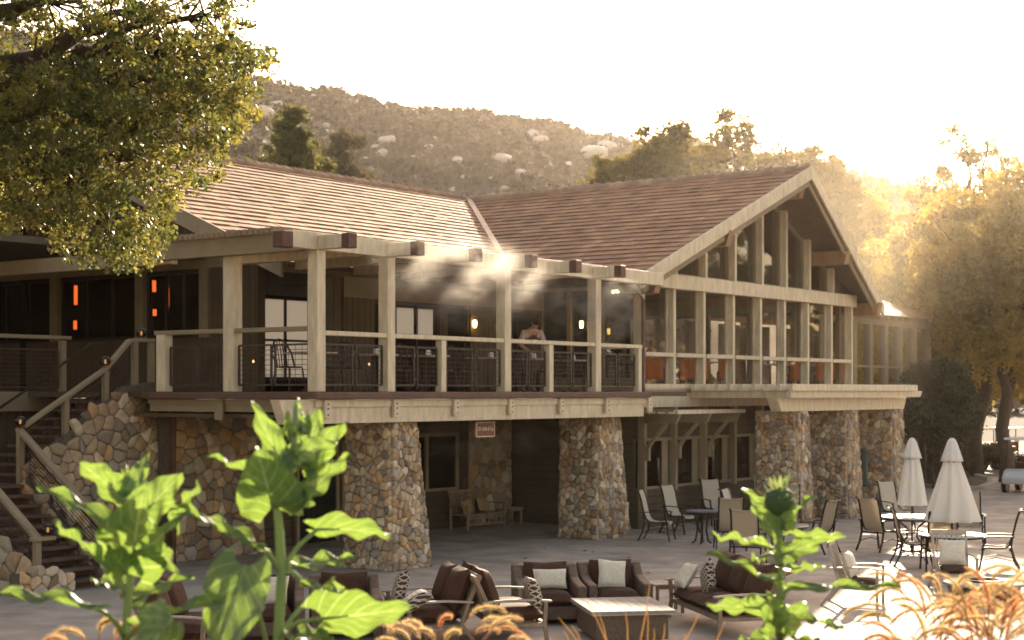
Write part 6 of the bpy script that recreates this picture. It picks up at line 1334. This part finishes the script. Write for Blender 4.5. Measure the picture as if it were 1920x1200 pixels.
# ------------------------------------------------------------------ MIST from the cooling nozzles, the hazy air, and an added glow volume for lens flare
def volbox(name, x0, x1, y0, y1, z0, z1, mt, label=None):
    mb = MB(); mb.box(x0, x1, y0, y1, z0, z1); o = mb.build(name, mt); o['kind'] = 'stuff'
    if label: o['label'] = label
    return o
def mist_mat(name, dens, thr, seed, scale=1.3, ctr=(0, 0, 0), rad=(1, 1, 1)):
    m = bpy.data.materials.new(name); m.use_nodes = True; n = m.node_tree.nodes; l = m.node_tree.links; n.remove(n['Principled BSDF'])
    pv = n.new('ShaderNodeVolumePrincipled'); pv.inputs['Color'].default_value = (1, .95, .88, 1); pv.inputs['Anisotropy'].default_value = .55
    tc = n.new('ShaderNodeTexCoord'); mp = n.new('ShaderNodeMapping'); l.new(tc.outputs['Object'], mp.inputs[0]); mp.inputs['Location'].default_value = (seed, seed * 1.7, 0); mp.inputs['Scale'].default_value = (1, 1, 1.6); mp.inputs['Rotation'].default_value = (0, -.5, 0)
    no = n.new('ShaderNodeTexNoise'); no.inputs['Scale'].default_value = scale; no.inputs['Detail'].default_value = 5; no.inputs['Distortion'].default_value = .8; l.new(mp.outputs[0], no.inputs[0])
    mr = n.new('ShaderNodeMapRange'); mr.inputs[1].default_value = thr; mr.inputs[2].default_value = thr + .3; mr.inputs[3].default_value = 0; mr.inputs[4].default_value = dens; l.new(no.outputs[0], mr.inputs[0])
    sb = n.new('ShaderNodeVectorMath'); sb.operation = 'SUBTRACT'; sb.inputs[1].default_value = ctr; l.new(tc.outputs['Object'], sb.inputs[0]); dv = n.new('ShaderNodeVectorMath'); dv.operation = 'DIVIDE'; dv.inputs[1].default_value = rad; l.new(sb.outputs[0], dv.inputs[0])
    ln = n.new('ShaderNodeVectorMath'); ln.operation = 'LENGTH'; l.new(dv.outputs[0], ln.inputs[0]); fo = n.new('ShaderNodeMapRange'); fo.inputs[1].default_value = .35; fo.inputs[2].default_value = 1; fo.inputs[3].default_value = 1; fo.inputs[4].default_value = 0; fo.interpolation_type = 'SMOOTHSTEP'; l.new(ln.outputs['Value'], fo.inputs[0])
    mu = n.new('ShaderNodeMath'); mu.operation = 'MULTIPLY'; l.new(mr.outputs[0], mu.inputs[0]); l.new(fo.outputs[0], mu.inputs[1]); l.new(mu.outputs[0], pv.inputs['Density']); l.new(pv.outputs[0], n['Material Output'].inputs['Volume']); return m
volbox('mist', .6, 7.4, -1.7, .3, 4.2, 6.75, mist_mat('mist_pergola', 0.55, .40, 2, 1.7, (3.5, -.7, 5.5), (3.4, .9, 1.1)), 'bright white mist drifting along the pergola beam')
volbox('mist', 6.6, 11.0, -1.0, .9, 4.2, 5.95, mist_mat('mist_wisps', .8, .44, 5, 1.6, (8.8, -.1, 5.3), (2.3, 1.0, 1.0)), 'thin mist wisps above the waiter')
volbox('mist', 3.4, 10.0, .3, 2.6, 1.7, 2.9, mist_mat('mist_under', .7, .44, 9, 1.1, (6.8, 1.4, 2.5), (3.3, 1.2, .7)), 'faint mist under the deck around the hanging sign')
hm = bpy.data.materials.new('hazy_air'); hm.use_nodes = True; n = hm.node_tree.nodes; n.remove(n['Principled BSDF']); pv = n.new('ShaderNodeVolumePrincipled')
pv.inputs['Density'].default_value = .00009; pv.inputs['Color'].default_value = (1, .90, .80, 1); pv.inputs['Anisotropy'].default_value = .86; hm.node_tree.links.new(pv.outputs[0], n['Material Output'].inputs['Volume'])
volbox('haze', -640, 940, -640, 940, -1.1, 125, hm, 'warm evening haze filling the valley air')

dm = bpy.data.materials.new('flare_glow'); dm.use_nodes = True; n = dm.node_tree.nodes; l = dm.node_tree.links; n.remove(n['Principled BSDF']); pv = n.new('ShaderNodeVolumePrincipled')  # volume added to imitate lens flare right of the gable
pv.inputs['Color'].default_value = (1, .87, .68, 1); pv.inputs['Anisotropy'].default_value = .72
tc = n.new('ShaderNodeTexCoord'); ln = n.new('ShaderNodeVectorMath'); ln.operation = 'LENGTH'; dv = n.new('ShaderNodeVectorMath'); dv.operation = 'DIVIDE'; dv.inputs[1].default_value = (17, 13, 10)
l.new(tc.outputs['Object'], dv.inputs[0]); l.new(dv.outputs[0], ln.inputs[0]); fo = n.new('ShaderNodeMapRange'); fo.interpolation_type = 'SMOOTHSTEP'; fo.inputs[1].default_value = .05; fo.inputs[2].default_value = 1; fo.inputs[3].default_value = .0040; fo.inputs[4].default_value = 0
l.new(ln.outputs['Value'], fo.inputs[0]); l.new(fo.outputs[0], pv.inputs['Density']); l.new(pv.outputs[0], n['Material Output'].inputs['Volume'])
mb = MB(); mb.box(-20, 20, -13, 13, -8, 11); c = at(1745, 520, 56); o = mb.build('flare_volume', dm, None, loc=(c.x, c.y, c.z)); o['kind'] = 'stuff'; o['label'] = 'added golden glow imitating lens flare beyond the right end of the gable'
